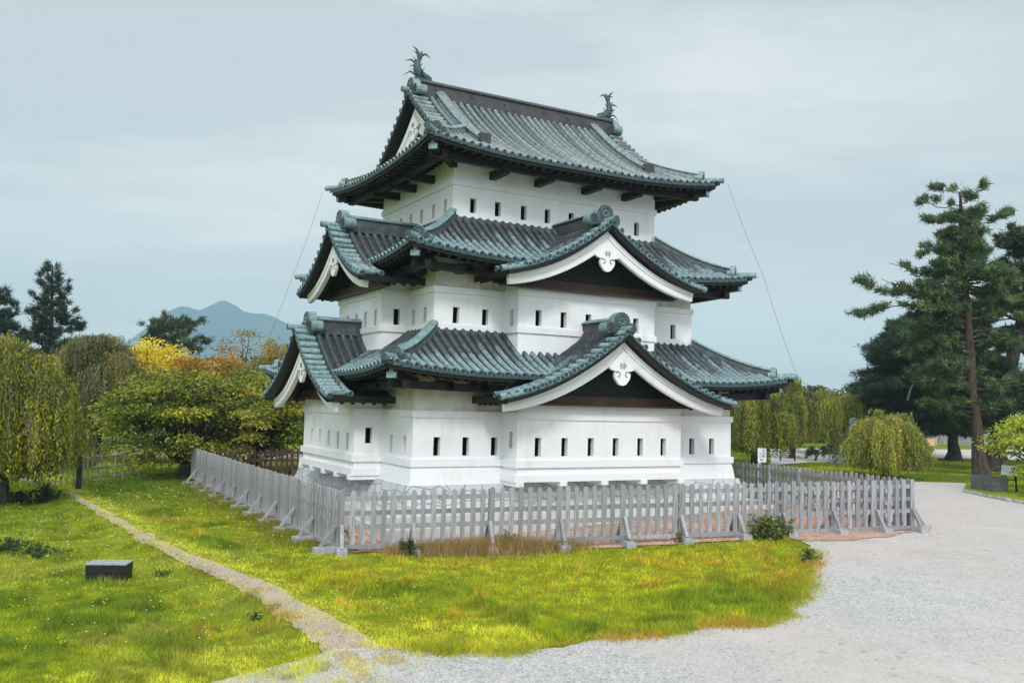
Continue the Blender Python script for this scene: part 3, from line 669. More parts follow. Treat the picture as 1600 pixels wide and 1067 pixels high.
def bargeboards(c, kind, bp, hw, z0, z1, h, parent=None):
    mb = MB(); U = Vector((1, 0, 0)) if kind == 'f' else Vector((0, -1, 0)); Wd = Vector((0, 1, 0)) if kind in 'f' else Vector((1, 0, 0))
    if kind == 'r': Wd = -Wd
    O = Vector((c, bp, 0)) if kind == 'f' else Vector((bp, c, 0))
    zc = lambda u: z0+(z1-z0)*(.74*(1-abs(u)/hw)**2+.26*(1-abs(u)/hw))
    for sg in (-1, 1):
        def pl(off0, off1, y0, y1, g=0.):
            n = 14; us = np.linspace(0, hw, n); V = []
            for u in us:
                t = Vector((1, 0, (zc(u+.02)-zc(max(u-.02, 0)))/(.04 if u > .02 else .04))); nn = Vector((-t.z, 0, 1)).normalized()
                hh = h*(1-.12*(u/hw))
                for off in (off0, off1):
                    uu, zz = u+(-nn.x*hh*off if u > .01 else 0), zc(u)-nn.z*hh*off*(1 if u > .01 else 1.25)
                    for y in (y0, y1): V.append(O+U*(sg*uu)+Wd*y+Vector((0, 0, zz)))
            F = []
            for i in range(n-1):
                a, b = 4*i, 4*i+4
                F += [(a, b, b+2, a+2), (a+1, a+3, b+3, b+1), (a, a+1, b+1, b), (a+2, b+2, b+3, a+3)]
            F += [(4*n-4, 4*n-3, 4*n-1, 4*n-2), (0, 2, 3, 1)]; mb.add(V, F)
        pl(0, 1, 0, .12); pl(0, .42, -.045, -.002); pl(.46, .93, -.022, -.002)
        if kind == 'f': pass
    mb.build('bargeboard', M['plaster'], parent or KEEP)
def gegyo(c, kind, bp, zt, s=1.0, flip=1, parent=None):
    """the white carved pendant of a gable: shoulders, two inward scrolls and a lobed foot"""
    mb = MB(); U = Vector((1, 0, 0)) if kind == 'f' else Vector((0, -1, 0)); Wd = (Vector((0, 1, 0)) if kind == 'f' else Vector((1, 0, 0)))*flip
    O = Vector((c, bp, zt)) if kind == 'f' else Vector((bp, c, zt)); up = Vector((0, 0, 1))
    half = [(0, .36), (.22, .16), (.46, -.10), (.47, -.15), (.40, -.20), (.32, -.225), (.235, -.225), (.27, -.27), (.29, -.34), (.28, -.42), (.245, -.49), (.21, -.535), (.175, -.57), (.135, -.625), (.08, -.64), (.04, -.66)]
    poly = [(x*s, z*s) for x, z in half]+[(-x*s, z*s) for x, z in half[::-1][:-1]]
    mb.prism(poly[::-1], O, U, up, -Wd, .10*s, 0)
    for sg in (-1, 1):
        for pts, r in (([(.255, -.29), (.21, -.25), (.15, -.255), (.105, -.30), (.10, -.365), (.13, -.405), (.165, -.40), (.172, -.372)], .014), ):
            mb.tube([O-Wd*(.103*s)+U*(sg*x*s)+up*(z*s) for x, z in pts], r*s, 5, 1, False)
    for k in range(6):
        t = math.pi*k/3; q = O-Wd*(.10*s)+up*(-.07*s); a = q+U*(.105*s*math.cos(t))+up*(.105*s*math.sin(t)); t2 = t+math.pi/3; b = q+U*(.105*s*math.cos(t2))+up*(.105*s*math.sin(t2))
        if k % 3 != 1: mb.beam(a, b, .028*s, .02*s, 2)
        mb.beam(q+(a-q)*.25, q+(a-q)*.75, .028*s, .02*s, 2)
    return mb.build('gable_pendant', [M['plaster'], M['dark'], M['emblem']], parent or KEEP)
d1fR = dormer(d1f, T1, dict(bp=-1.82, hw=4.02, z0=4.56, z1=6.42, h=.40, yp=-.95, zb=4.47, beam=3.2), 'front', None)
d1lR = dormer(d1l, T1, dict(bp=-1.80, hw=3.34, z0=4.40, z1=6.28, h=.36, yp=-.94, zb=4.47, beam=2.6), 'left', None)
d2fR = dormer(d2f, T2, dict(bp=-.98, hw=3.48, z0=8.24, z1=9.86, h=.37, yp=.0, zb=8.05, beam=2.8), 'front', None)
d2lR = dormer(d2l, T2, dict(bp=-.90, hw=2.92, z0=8.14, z1=9.72, h=.35, yp=.0, zb=8.02, beam=2.3), 'left', None)
gegyo(5.93, 'f', -1.80, 5.72, 1.0, parent=d1fR); gegyo(5.90, 'f', -.96, 9.22, .95, parent=d2fR); gegyo(4.95, 'l', -1.78, 5.58, .95, parent=d1lR); gegyo(4.86, 'l', -.88, 9.08, .9, parent=d2lR)
# gable ends of the top roof
for mir in (0, 1):
    X_ = (lambda x: W-x) if mir else (lambda x: x); sg = -1 if mir else 1
    t = MB(); zt = lambda u: T3.z0+T3.H*float(P_((4.655-abs(u))/4.655))
    pu = np.linspace(-2.95, 2.95, 17); poly = [(-2.95, 12.75), (2.95, 12.75)]+[(float(u), max(12.76, zt(u)-.1)) for u in pu[::-1]]
    t.prism(poly, (X_(GX), 5.025, 0), (0, -1, 0), (0, 0, 1), (sg, 0, 0), .06, 0); GW = t.build('gable_wall', M['waves'], KEEP)
    bargeboards(5.025, 'r' if mir else 'l', X_(1.90), 3.15, 12.95, 14.82, .62, GW)
    gegyo(5.025, 'l', X_(1.86), 14.15, .95, sg, GW)
# main ridge, descending ridges, hip ridges
mr = MB(); ridge(mr, [(x, 5.025, 15.13) for x in np.linspace(1.86, W-1.86, 9)], .46, .62, 0, 1); 
for x in np.arange(2.6, 9.8, 1.35): mr.tube([(x, 5.025-.25, 15.43), (x, 5.025+.25, 15.43)], .055, 10, 1)
MR = mr.build('main_ridge', [M['ridgebrown'], M['ridge']], KEEP)
for mir in (0, 1):
    x = W-1.72 if mir else 1.72; oni((x, 5.025, 15.14), ((1 if mir else -1), 0, 0), 1.02, MR)
    a = MB(); d = Vector((1 if mir else -1, 0, 0)); p = Vector((W-FX if mir else FX, 5.025, 15.3)); a.tube([p-d*.5, p+d*.22], .10, 12, 0, True, (.1, .5), 1); a.build('ridge_end_tile', [M['toptile'], M['tileend']], MR, att=True)
    for back in (0, 1):
        xk = W-2.72 if mir else 2.72; Y_ = (lambda y: D-y) if back else (lambda y: y)
        k = MB(); ys = np.linspace(4.85, 1.35, 12); pts = [Vector((xk, Y_(y), T3.z0+T3.H*float(P_((y-.37)/4.655))+.04)) for y in ys]
        ridge(k, pts, .34, .34, 0, 0); e = pts[-1]; k.box(e.x-.19, e.y-.09, e.z-.02, e.x+.19, e.y+.09, e.z+.40, 1); k.build('descending_ridge', [M['oldpatina'], M['ridgebrown']], KEEP)
def hips(roof, q0, w, h, endq, mats, orn=True):
    for k, mirror in (('f', 0), ('f', 1), ('b', 0), ('b', 1)):
        L = roof.length(k); qs = np.linspace(q0, endq, 9); pts = [roof.pt(k, q if not mirror else L-q, q, .03) for q in qs]
        # the ridge lifts slightly towards the corner
        mb = MB(); ridge(mb, pts, w, h, 0, 1); d = (pts[-1]-pts[-2]); d.z = 0; d.normalize()
        c = roof.pt(k, .0 if not mirror else L, 0, .13); mb.tube([c-d*.75-Vector((0, 0, -.02)), c+d*.22], .10, 12, 1, True, None, 2)
        HR = mb.build('hip_ridge', mats, KEEP); oni(pts[-1]+d*.02-Vector((0, 0, .02)), d, .66, HR)
hips(T1, T1.Q-.02, .27, .30, .42, [M['ridge'], M['patina'], M['tileend']]); hips(T2, T2.Q-.02, .27, .30, .42, [M['ridge'], M['patina'], M['tileend']]); hips(T3, GQ+.35, .27, .28, .42, [M['oldpatina'], M['patina'], M['tileend']])
# flashing where roofs meet the walls above
fb = MB()
for (a, z, dr) in ((a2, T1.z0+T1.H, (d1f, d1l)), (a3, T2.z0+T2.H, (d2f, d2l))):
    band(fb, a, a, W-a, D-a, z-.05, z+.055, .09)
fb.build('wall_flashing', M['ridge'], KEEP)
# eaves: fascia, soffit, rafters, purlin
def eaves(roof, wallq, zpur, purq, dorm=(), name='eaves'):
    for k in 'frbl':
        L = roof.length(k); sd = Vector(SV[k]); aa = np.linspace(0.05, L-.05, int(L/.16))
        def under(a, cut):        # inside a dormer: no main eave there
            x, y = SIDES[k](a, .6, roof.R, roof.e)
            return any(d.kind == k and abs(d.at(x, y)[0]) < d.hw-cut for d in dorm)
        E = lambda a, q, dz: Vector((*SIDES[k](a, q, roof.R, roof.e), roof.z(k, a, 0)+dz))
        so = lambda a, q: Vector((*SIDES[k](min(max(a, q), L-q), q, roof.R, roof.e), roof.z(k, min(max(a, q), L-q), 0)-.15+.20*q))
        def runs(cut):
            cur = []
            for a in aa:
                if under(a, cut):
                    if len(cur) > 1: yield cur
                    cur = []
                else: cur.append(a)
            if len(cur) > 1: yield cur
        n = int(L/.31)
        for r_ in runs(.75):
            mb = MB(); ra = MB(); pu = MB()
            mb.strip([E(a, .05, -.01) for a in r_], [E(a, .05, -.15) for a in r_], 0)
            for q0, q1 in ((.05, .5), (.5, 1.0), (1.0, wallq)):
                mb.strip([so(a, q0) for a in r_], [so(a, q1) for a in r_], 0)
            P0 = lambda a: Vector((*SIDES[k](a, purq, roof.R, roof.e), zpur+.11+.35*(roof.z(k, min(max(a, purq), L-purq), 0)-roof.z0)))
            lo, hi = max(r_[0], purq-.35), min(r_[-1], L-purq+.35)
            if hi-lo > .3:
                ps = [P0(a) for a in np.linspace(lo, hi, 7)]
                for a, b in zip(ps, ps[1:]): pu.beam(a, b, .20, .22, 0)
            for i in range(1, n):
                a = L*i/n; q1 = min(wallq, a, L-a)
                if q1 < .25 or not r_[0]-.05 <= a <= r_[-1]+.05: continue
                p0, p1 = so(a, .12), so(a, q1); p0.z -= .05; p1.z -= .05; ra.beam(p0, p1, .095, .105, 0)
            for m_, nm in ((mb, name), (ra, 'rafters'), (pu, 'eave_purlin')):
                if m_.n: m_.build(nm, M['wood'], KEEP)
    for sx, sy in ((0, 0), (1, 0), (0, 1), (1, 1)):
        c = MB(); R, e = roof.R, roof.e; P = Vector((R[2] if sx else R[0], R[3] if sy else R[1], zpur+.22)); T = Vector((R[2]+e-.28 if sx else R[0]-e+.28, R[3]+e-.28 if sy else R[1]-e+.28, roof.z0+roof.up-.28)); d = (T-P).normalized()
        c.beam(P, T, .24, .27, 0); c.beam(T, T+d*.09, .265, .30, 1); c.build('corner_beam', [M['wood'], M['patina']], KEEP)
eaves(T1, 1.42, 4.74, .72, (d1f, d1l)); eaves(T2, 1.42, 8.28, .72, (d2f, d2l)); eaves(T3, 1.58, 11.84, .70)
def brackets(R, z, out, xs, ys):
    for x in xs:
        for y, s in ((R[1], -1), (R[3], 1)):
            b = MB(); b.box(x-.11, min(y, y+s*out), z, x+.11, max(y, y+s*out), z+.25); b.build('bracket_beam', M['wood'], KEEP)
    for y in ys:
        for x, s in ((R[0], -1), (R[2], 1)):
            b = MB(); b.box(min(x, x+s*out), y-.11, z, max(x, x+s*out), y+.11, z+.25); b.build('bracket_beam', M['wood'], KEEP)
brackets(R3, 11.72, 1.0, [3.35, 5.05, 6.95, 8.65], [3.5, 5.03, 6.55]); brackets(R1, 4.80, .8, [.75, 1.85, 10.6], [.8, 8.9]); brackets(R2, 8.36, .8, [1.75, 2.75, 9.9], [1.75, 8.2])

# fish ornaments on the ridge
def shachi(x, face, name='roof_fish_ornament'):
    mb = MB(); S = lambda a, b, c=0.: Vector((x+face*a, 5.025+c, 15.74+b))
    spine = [(.30, .02), (.24, .10), (.10, .16), (-.04, .24), (-.10, .38), (-.10, .54), (-.05, .70), (-.02, .84), (-.03, .92)]
    mb.tube([S(a, b) for a, b in spine], [.10, .15, .17, .155, .14, .115, .085, .055, .03], 10, 0)
    mb.tube([S(.22, .05), S(.36, .06), S(.50, .00)], [.13, .12, .05], 8, 0); mb.tube([S(.22, .12), S(.37, .155), S(.47, .13)], [.1, .07, .03], 8, 0)
    for c in (-.1, .1):
        mb.tube([S(.27, .17, c), S(.27, .22, c*1.15)], [.05, .02], 7, 0)
    def fin(pts, r0):
        n = len(pts); mb.tube([S(*p) for p in pts], [r0*(1-i/(n-.7)) for i in range(n)], 6, 0)
    fin([(-.03, .80), (-.07, .96), (-.16, 1.10), (-.30, 1.16)], .085); fin([(-.03, .82), (-.12, .95), (-.26, 1.0)], .055)
    fin([(-.02, .78), (.07, .92), (.22, .98), (.40, .86)], .085); fin([(-.02, .84), (.03, .98), (.10, 1.08)], .06)
    for z, l in ((.16, .46), (.40, .24), (.58, .42)):
        fin([(-.12, z, 0), (-.12-l*.5, z+.10, .03), (-.12-l, z+.04-.25*l*(z < .3), .06)], .055)
        fin([(-.12, z+.05, 0), (-.12-l*.35, z+.2, -.03)], .035)
    fin([(.0, .32), (.1, .36), (.2, .48)], .045); fin([(-.0, .5), (.06, .56), (.12, .64)], .03)
    for c in (-1, 1): fin([(.05, .2, c*.12), (-.02, .26, c*.26), (-.14, .36, c*.34)], .06); fin([(.1, .12, c*.13), (.06, .08, c*.28), (-.05, .1, c*.38)], .055)
    mb.box(x-.22, 5.025-.16, 15.70, x+.22, 5.025+.16, 15.79); return mb.build(name, M['shachi'], MR)
shachi(1.95, 1); shachi(W-1.98, -1)
# wires from the eave corners
def wire(pts):
    mb = MB(); P = []
    for a, b in zip(pts, pts[1:]):
        a, b = Vector(a), Vector(b)
        for t in np.linspace(0, 1, 9)[:-1]: P.append(a.lerp(b, t)-Vector((0, 0, 1))*.5*t*(1-t))
    mb.tube(P+[Vector(pts[-1])], .006, 5, 0); mb.build('lightning_wire', M['steel'], KEEP)
wire([(11.9, .12, 12.4), (12.75, -.75, 9.15), (13.6, -1.6, 5.5)]); wire([(.12, 9.95, 12.4), (-.72, 10.75, 9.05), (-1.75, 11.9, 5.4), (-2.3, 12.6, 1.5)])

# ------------------------------------------------------------------ picket fences (three silvered runs and the back one coloured brown for its shade)
def picket_mesh(name, h, w, t, mat):
    mb = MB(); mb.prism([(-w/2, 0), (w/2, 0), (w/2, h-.05), (w*.28, h-.005), (0, h), (-w*.28, h-.005), (-w/2, h-.05)], (0, -t/2, 0), (1, 0, 0), (0, 0, 1), (0, 1, 0), t, 0)
    me = bpy.data.meshes.new(name); me.from_pydata(mb.v, [], mb.f); me.materials.append(mat); return me
PM = [picket_mesh('picket', 1.34, .118+.012*k, .032, M['greywood']) for k in (0, 1)]+[picket_mesh('picket', 1.32, .11, .03, M['shadewood'])]
def put(me, name, parent, loc, rz, tilt=0.):
    o = bpy.data.objects.new(name, me); COL.objects.link(o); o.parent = parent
    o.location = Vector(loc)-parent.location; o.rotation_euler = (0, tilt, rz); return o
def fence(a, b, z0, z1, braces, step, meshes, wood, label, rails=(.44, .78, 1.13), out=-1, back_braces=True, h=1.34, sill=True, pick_end=True):
    a, b = np.array(a, float), np.array(b, float); L = np.linalg.norm(b-a); d = (b-a)/L; nrm = np.array([d[1], -d[0]]); rz = math.atan2(d[1], d[0])
    zf = lambda s: z0+(z1-z0)*s/L
    root = empty('picket_fence', (*a, z0), label, 'fence', 'picket fences round the castle')
    P = lambda s, n, z: Vector((*(a+d*s+nrm*n), zf(s)+z))
    n = int(L/step)
    for i in range(n+(1 if pick_end else 0)):
        s = .06+(L-.12)*i/n; j = random.uniform(-.03, .022); me = meshes[i % len(meshes)]
        put(me, 'picket', root, P(s+random.uniform(-.012, .012), .045, j), rz+random.uniform(-.05, .05), random.uniform(-.016, .016))
    pts = list(braces); rw = .045
    for r in rails:
        m = MB(); m.beam(P(.02, 0, r), P(L-.02, 0, r), rw, .115); m.build('rail', wood, root)
    for s in pts:
        m = MB(); m.beam(P(s, -.02, -.06), P(s, -.02, h-.03), .10, .075, 0, (d[0], d[1], 0)); m.build('post', wood, root)
        m = MB(); m.beam(P(s, .08, .50), P(s, .46, -.02), .07, .085, 0, (d[0], d[1], 0)); m.build('brace', wood, root)
        if back_braces:
            m = MB(); m.beam(P(s, -.07, .50), P(s, -.42, -.02), .07, .085, 0, (d[0], d[1], 0)); m.build('brace', wood, root)
        m = MB(); m.beam(P(s, -.5, -.075), P(s, .52, -.075), .11, .10); m.build('sleeper', wood, root)
        m = MB(); c = P(s, 0, 0); g = float(gz(c.x, c.y)); m.beam(P(s, -.40, g-zf(s)+.05), P(s, .62, g-zf(s)+.05), .25, max(.20, min(.34, 2*(zf(s)-.135-g-.05)))); m.build('footing_block', M['block'], root)
    if sill:
        for s0, s1 in zip(pts, pts[1:]):
            m = MB(); j = random.uniform(-.012, .012); m.beam(P(s0+.05, .085, -.02+j), P(s1-.05, .085, -.02-j), .07, .10); m.build('sill', wood, root)
    return root
fr_b = [.05, 1.8, 3.75, 5.62, 7.36, 8.95, 10.62, 11.95, 13.48, 14.85, 16.0]
fence(FA, FB, .86, 1.25, fr_b, .248, PM[:2], M['greywood'], 'silvered picket fence facing the viewer along the front of the castle')
fence(FL, FA, .86, .86, [19.9-1.84*k for k in range(11)][::-1], .248, PM[:2], M['greywood'], 'silvered picket fence receding along the left side of the castle')
fence(FB, (15.3, 5.4), 1.25, 1.06, [.1, 1.9, 3.7, 5.5, 7.3, 9.1, 10.8], .248, PM[:2], M['greywood'], 'silvered picket fence receding behind the right end of the castle')
fence((-2.7, 17.9), (9.5, 17.9), .80, .80, [.3, 2.3, 4.3, 6.3, 8.3, 10.3, 12.1], .25, PM[2:], M['shadewood'], 'picket fence coloured shade-brown behind the left rear corner of the castle', sill=False)

# ------------------------------------------------------------------ bamboo lattice fence at the far left
def lattice(pts, zs, label, hs=1.05, dense=0):
    root = empty('bamboo_fence', (*pts[0], float(gz(*pts[0]))), label, 'fence', 'bamboo lattice fences'); 
    L = [np.linalg.norm(np.array(b)-np.array(a)) for a, b in zip(pts, pts[1:])]
    for a, b, l in zip(pts, pts[1:], L):
        a, b = np.array(a), np.array(b); n = max(2, int(l/.40))
        for i in range(n+1):
            p = a+(b-a)*i/n; g = float(gz(*p)); h = hs+random.uniform(-.12, .2); t = random.uniform(-.04, .04)
            m = MB(); m.tube([(p[0], p[1], g-.1), (p[0]+t, p[1], g+h)], random.uniform(.022, .036), 6); m.build('bamboo_stake', M['bamboo'], root)
        for z in zs:
            m = MB(); m.tube([(*(a+(b-a)*t), float(gz(*(a+(b-a)*t)))+z+random.uniform(-.02, .02)) for t in np.linspace(0, 1, 5)], .026, 6); m.build('bamboo_rail', M['bamboo'], root)
    return root
M['bamboo'] = simple('weathered_bamboo', (.18, .15, .13), (.40, .34, .29), 7, .7, .3, .1)
q0 = G(124, 762); q1 = GD(-40, 39)
BF = lattice([tuple(q1[:2]), tuple(GD(30, 38)[:2]), tuple(q0[:2])], (.18, .58, 1.0), 'pale bamboo lattice fence under the hanging branches at the left edge', 1.2)
lattice([tuple(G(128, 756)[:2]), tuple(G(165, 750)[:2]), tuple(G(217, 745)[:2]), ], (.2, .6, .95, 1.05), 'pale bamboo lattice fence ending in a post beside the lawn', 1.15)
g = G(122, 763); gp = MB(); gp.tube([(g[0], g[1], g[2]-.2), (g[0]+.02, g[1], g[2]+1.25)], [.115, .105], 10)
tag(gp.build('fence_post', M['bark']), 'thick dark timber post where two bamboo fences meet', 'post')

# ------------------------------------------------------------------ small things
g = G(170, 905); bx = empty('box_cover', (g[0], g[1], g[2]), 'low black box with a pale worn top lying in the lawn', 'box')
a = rad(-23); U, V_ = Vector((math.cos(a), math.sin(a), 0)), Vector((-math.sin(a), math.cos(a), 0)); up = Vector((0, 0, 1))
M['blackwood'] = simple('black_tarred_boards', (.002, .0025, .0035), (.012, .014, .017), 5, .5, .4, .5, (1, 1, 9))
M['boxtop'] = simple('worn_board_top', (.22, .24, .26), (.42, .45, .47), 6, .6, .3, .3, (1, 5, 1))
b = MB(); C0 = Vector(g)
for z0, z1, ins in ((-.15, .17, .0), (.18, .345, -.006)): b.prism([(-.40+ins, -.23+ins), (.40-ins, -.23+ins), (.40-ins, .23-ins), (-.40+ins, .23-ins)], C0+up*z0, U, V_, up, z1-z0, 0)
b.build('box_body', M['blackwood'], bx)
b = MB(); b.prism([(-.415, -.245), (.415, -.245), (.415, .245), (-.415, .245)], C0+up*.347, U, V_, up, .028, 0); b.build('box_lid', M['boxtop'], bx)

def text_obj(txt, size, loc, rot, mat, parent, name='lettering'):
    c = bpy.data.curves.new('t', 'FONT'); c.body = txt; c.size = size; c.align_x = 'CENTER'; c.align_y = 'CENTER'; c.extrude = .002
    o = bpy.data.objects.new('t', c); COL.objects.link(o); bpy.context.view_layer.update()
    me = bpy.data.meshes.new_from_object(o.evaluated_get(bpy.context.evaluated_depsgraph_get())); bpy.data.objects.remove(o); bpy.data.curves.remove(c)
    me.materials.clear(); me.materials.append(mat); o = bpy.data.objects.new(name, me); COL.objects.link(o); o.location = Vector(loc)-parent.location; o.rotation_euler = rot; o.parent = parent; return o
M['signwhite'] = simple('sign_white', (.74, .79, .80), (.82, .86, .87), 3, .5, .4, 0); M['ink'] = simple('ink', (.02, .03, .035), (.03, .04, .05), 3, .6, .3, 0)
M['black'] = simple('black_post', (.008, .009, .011), (.02, .022, .025), 5, .6, .3, 0)
def face_rot(p): # rotation of a board at p whose face looks at where the visitors stand
    d = Vector((CAM[0]-p[0], CAM[1]-p[1], 0)).normalized(); return math.atan2(d.y, d.x)+math.pi/2
# white direction sign behind the fence
g = GD(1190, 40.5); r = face_rot(g)-rad(14); sg = empty('direction_sign', g, 'white upright sign with vertical lettering and an arrow behind the right fence', 'sign')
ux, nx = Vector((math.cos(r), math.sin(r), 0)), Vector((math.sin(r), -math.cos(r), 0)); ctr = Vector(CAM+ray(1190.5, 710.5)*40.5)
b = MB(); b.prism([(-.185, -.31), (.185, -.31), (.185, .31), (-.185, .31)], ctr, ux, up, -nx, .03); b.build('sign_board', M['signwhite'], sg)
b = MB(); b.beam((ctr.x-ux.x*.12-nx.x*.04, ctr.y-ux.y*.12-nx.y*.04, g[2]-.1), (ctr.x-ux.x*.12-nx.x*.04, ctr.y-ux.y*.12-nx.y*.04, ctr.z+.2), .07, .07); b.build('sign_post', M['signwhite'], sg)
for tx, du, dz, sz in (('天', .075, .21, .125), ('守', .075, .08, .125), ('閣', .075, -.05, .125), ('入', -.065, .06, .115), ('口', -.065, -.07, .10)):
    text_obj(tx, sz, ctr+nx*.004+ux*du+up*dz, (rad(90), 0, r), M['ink'], sg)
b = MB(); b.prism([(-.09, -.2), (-.03, -.16), (-.03, -.185), (.07, -.185), (.07, -.215), (-.03, -.215), (-.03, -.24)], ctr, ux, up, nx, .005); b.build('arrow', M['ink'], sg)
# information board at the right
g = G(1577, 769); r = face_rot(g)-rad(12); ux, nx = Vector((math.cos(r), math.sin(r), 0)), Vector((math.sin(r), -math.cos(r), 0)); k = float((g-CAM)@CF); px = lambda p: Vector(CAM+ray(*p)*k)
ib = empty('information_board', g, 'white information board on black legs beside the stone trough', 'sign'); ctr = px((1576.5, 734))
tl = (up*.94-nx*.34).normalized()
b = MB(); b.prism([(-.30, -.22), (.30, -.22), (.30, .22), (-.30, .22)], ctr, ux, tl, ux.cross(tl), -.03); b.build('board', M['signwhite'], ib)
nn = -ux.cross(tl) if (ux.cross(tl)).dot(nx) < 0 else ux.cross(tl)
for cx_, cz_, w, h in ((.14, .09, .045, .10), (.205, .08, .05, .12), (.15, -.06, .05, .10), (.21, -.07, .04, .13)):
    b = MB(); b.prism([(cx_-w/2, cz_-h/2), (cx_+w/2, cz_-h/2), (cx_+w/2, cz_+h/2), (cx_-w/2, cz_+h/2)], ctr+nn*.005, ux, tl, nn, .004); b.build('picture', M['ink'], ib)
b = MB()
for i in range(7): b.prism([(-.25, .13-.04*i), (-.02+.03*(i % 3), .13-.04*i), (-.02+.03*(i % 3), .137-.04*i), (-.25, .137-.04*i)], ctr+nn*.005, ux, tl, nn, .003)
b.build('printed_lines', simple('grey_print', (.35, .42, .45), (.45, .52, .55), 4, .6, .3, 0), ib)
for s_ in (-.27, .27):
    b = MB(); b.beam(ctr+ux*s_-nn*.05+up*.0, Vector((ctr.x+ux.x*s_, ctr.y+ux.y*s_, g[2]-.1)), .05, .05); b.build('leg', M['black'], ib)
    b = MB(); b.beam(ctr+ux*s_*.6-nn*.06+up*.05, Vector((ctr.x+ux.x*s_*.9, ctr.y+ux.y*s_*.9, g[2]-.1))-nx*.55, .05, .05); b.build('back_leg', M['black'], ib)
b = MB(); b.beam(ctr+ux*-.27-up*.42-nx*.05, ctr+ux*.27-up*.42-nx*.05, .10, .04); b.build('cross_rail', M['black'], ib)
# stone trough
a0, a1 = G(1516, 765), G(1552, 770); a1[2] = a0[2]; tr = empty('stone_trough', a0, 'weathered grey stone trough beside the pine trunk', 'trough')
e1 = Vector(a1-a0); Lx = e1.length; e1.normalize(); e2 = Vector((-e1.y, e1.x, 0)); O = Vector(a0)-up*.05; hT, dT, wl = .74, .78, .12
M['trough'] = simple('dark_granite', (.085, .09, .10), (.18, .19, .20), 9, .85, .2, .5)
b = MB()
def ring(w0, z): return [O+e1*x+e2*y+up*z for x, y in ((w0, w0), (Lx-w0, w0), (Lx-w0, dT-w0), (w0, dT-w0))]
V = ring(.03, 0)+ring(0, hT-.02)+ring(.015, hT)+ring(wl, hT)+ring(wl+.03, .3)
b.add(V, [(4*l+i, 4*l+(i+1) % 4, 4*l+4+(i+1) % 4, 4*l+4+i) for l in range(4) for i in range(4)]+[(16, 17, 18, 19)]); b.build('basin', M['trough'], tr)
# stone edging and the lawn island at the right
KE = [g2(1506, 768), g2(1540, 776), g2(1600, 787), g2(1660, 800), g2(1720, 790), g2(1640, 752), g2(1575, 748), g2(1512, 754)]
overlay('lawn_island', KE, M['turf'], .07, .6, .2, .1, 12.)
kb = MB()
for a, b_ in zip(KE[:3], KE[1:4]):
    a, b_ = np.array(a), np.array(b_); L = np.linalg.norm(b_-a); n = int(L/.38)
    for i in range(n):
        p = a+(b_-a)*(i+.5)/n+rng.normal(0, .03, 2); z = float(gz(*p)); s_ = rng.uniform(.12, .2, 3)
        V = [Vector((p[0]+s_[0]*math.cos(t)*q, p[1]+s_[1]*math.sin(t)*q, z+h_)) for h_, q in ((-.05, 1.05), (.07, 1.), (.13, .6)) for t in np.linspace(0, 2*math.pi, 8)[:-1]]
        kb.add(V, [(l*7+i_, l*7+(i_+1) % 7, l*7+7+(i_+1) % 7, l*7+7+i_) for l in range(2) for i_ in range(7)]+[tuple(range(14, 21))], 0, False)
tag(kb.build('kerb', simple('kerb_stone', (.14, .14, .13), (.40, .39, .37), 5, .9, .2, .4)), kind='structure')
# rocks, monument, bench, far wall
def rock(px, py, w, h, label, dep=None):
    g = G(px, py); b = MB(); n, m = 12, 6; s = random.random()*20; V = []
    for i in range(m):
        f = i/(m-1)*math.pi/2
        for j in range(n):
            t = 2*math.pi*j/n; rr = 1+.35*(float(fbm(math.cos(t)*1.5+s, math.sin(t)*1.5+f*2, s))-.45)
            V.append(Vector((g[0]+w*rr*math.cos(f)*math.cos(t), g[1]+w*.7*rr*math.cos(f)*math.sin(t), g[2]-.05+h*rr*math.sin(f))))
    b.add(V, [(i*n+j, i*n+(j+1) % n, (i+1)*n+(j+1) % n, (i+1)*n+j) for i in range(m-1) for j in range(n)], 0, False)
    return tag(b.build('garden_rock', M['rock']), label, 'rock', 'garden rocks')
M['rock'] = simple('garden_rock', (.07, .07, .08), (.22, .20, .20), 4, .9, .2, .6)
rock(1311, 724, .75, .40, 'dark low garden rock to the right of the shaped pine shrub'); rock(1335, 724, .75, .36, 'reddish garden rock half hidden by hanging branches'); rock(1390, 726, .5, .3, 'small dark garden rock under the weeping cherry by the pines')
g = GD(1336, 66); mo = MB(); mo.prism([(-.32, -.3), (.32, -.3), (.30, 2.75), (.18, 2.95), (-.22, 2.9), (-.31, 2.7)], g, (1, 0, 0), (0, 0, 1), (0, 1, 0), .3); tag(mo.build('stone_monument', simple('slate_monument', (.11, .13, .16), (.22, .25, .29), 5, .8, .3, .3)), 'tall grey stone slab standing behind the weeping cherries', 'monument')
g = GD(1231, 60); be = empty('garden_bench', g, 'black slatted bench on the gravel beyond the lawn', 'bench')
r = face_rot(g); ux, ny = Vector((math.cos(r), math.sin(r), 0)), Vector((-math.sin(r), math.cos(r), 0)); g = Vector(g)
b = MB(); [b.beam(g+ux*-.5+ny*y+up*.42, g+ux*.5+ny*y+up*.42, .1, .03) for y in (-.15, 0, .15)]; b.build('seat', M['black'], be)
b = MB(); [b.beam(g+ux*-.5+ny*.25+up*z, g+ux*.5+ny*.25+up*z, .03, .07) for z in (.55, .68, .8)]; b.build('backrest', M['black'], be)
for x in (-.45, .45):
    for y in (-.15, .25): b = MB(); b.beam(g+ux*x+ny*y-up*.05, g+ux*x+ny*y+up*(.42 if y < 0 else .85), .06, .06); b.build('leg', M['black'], be)
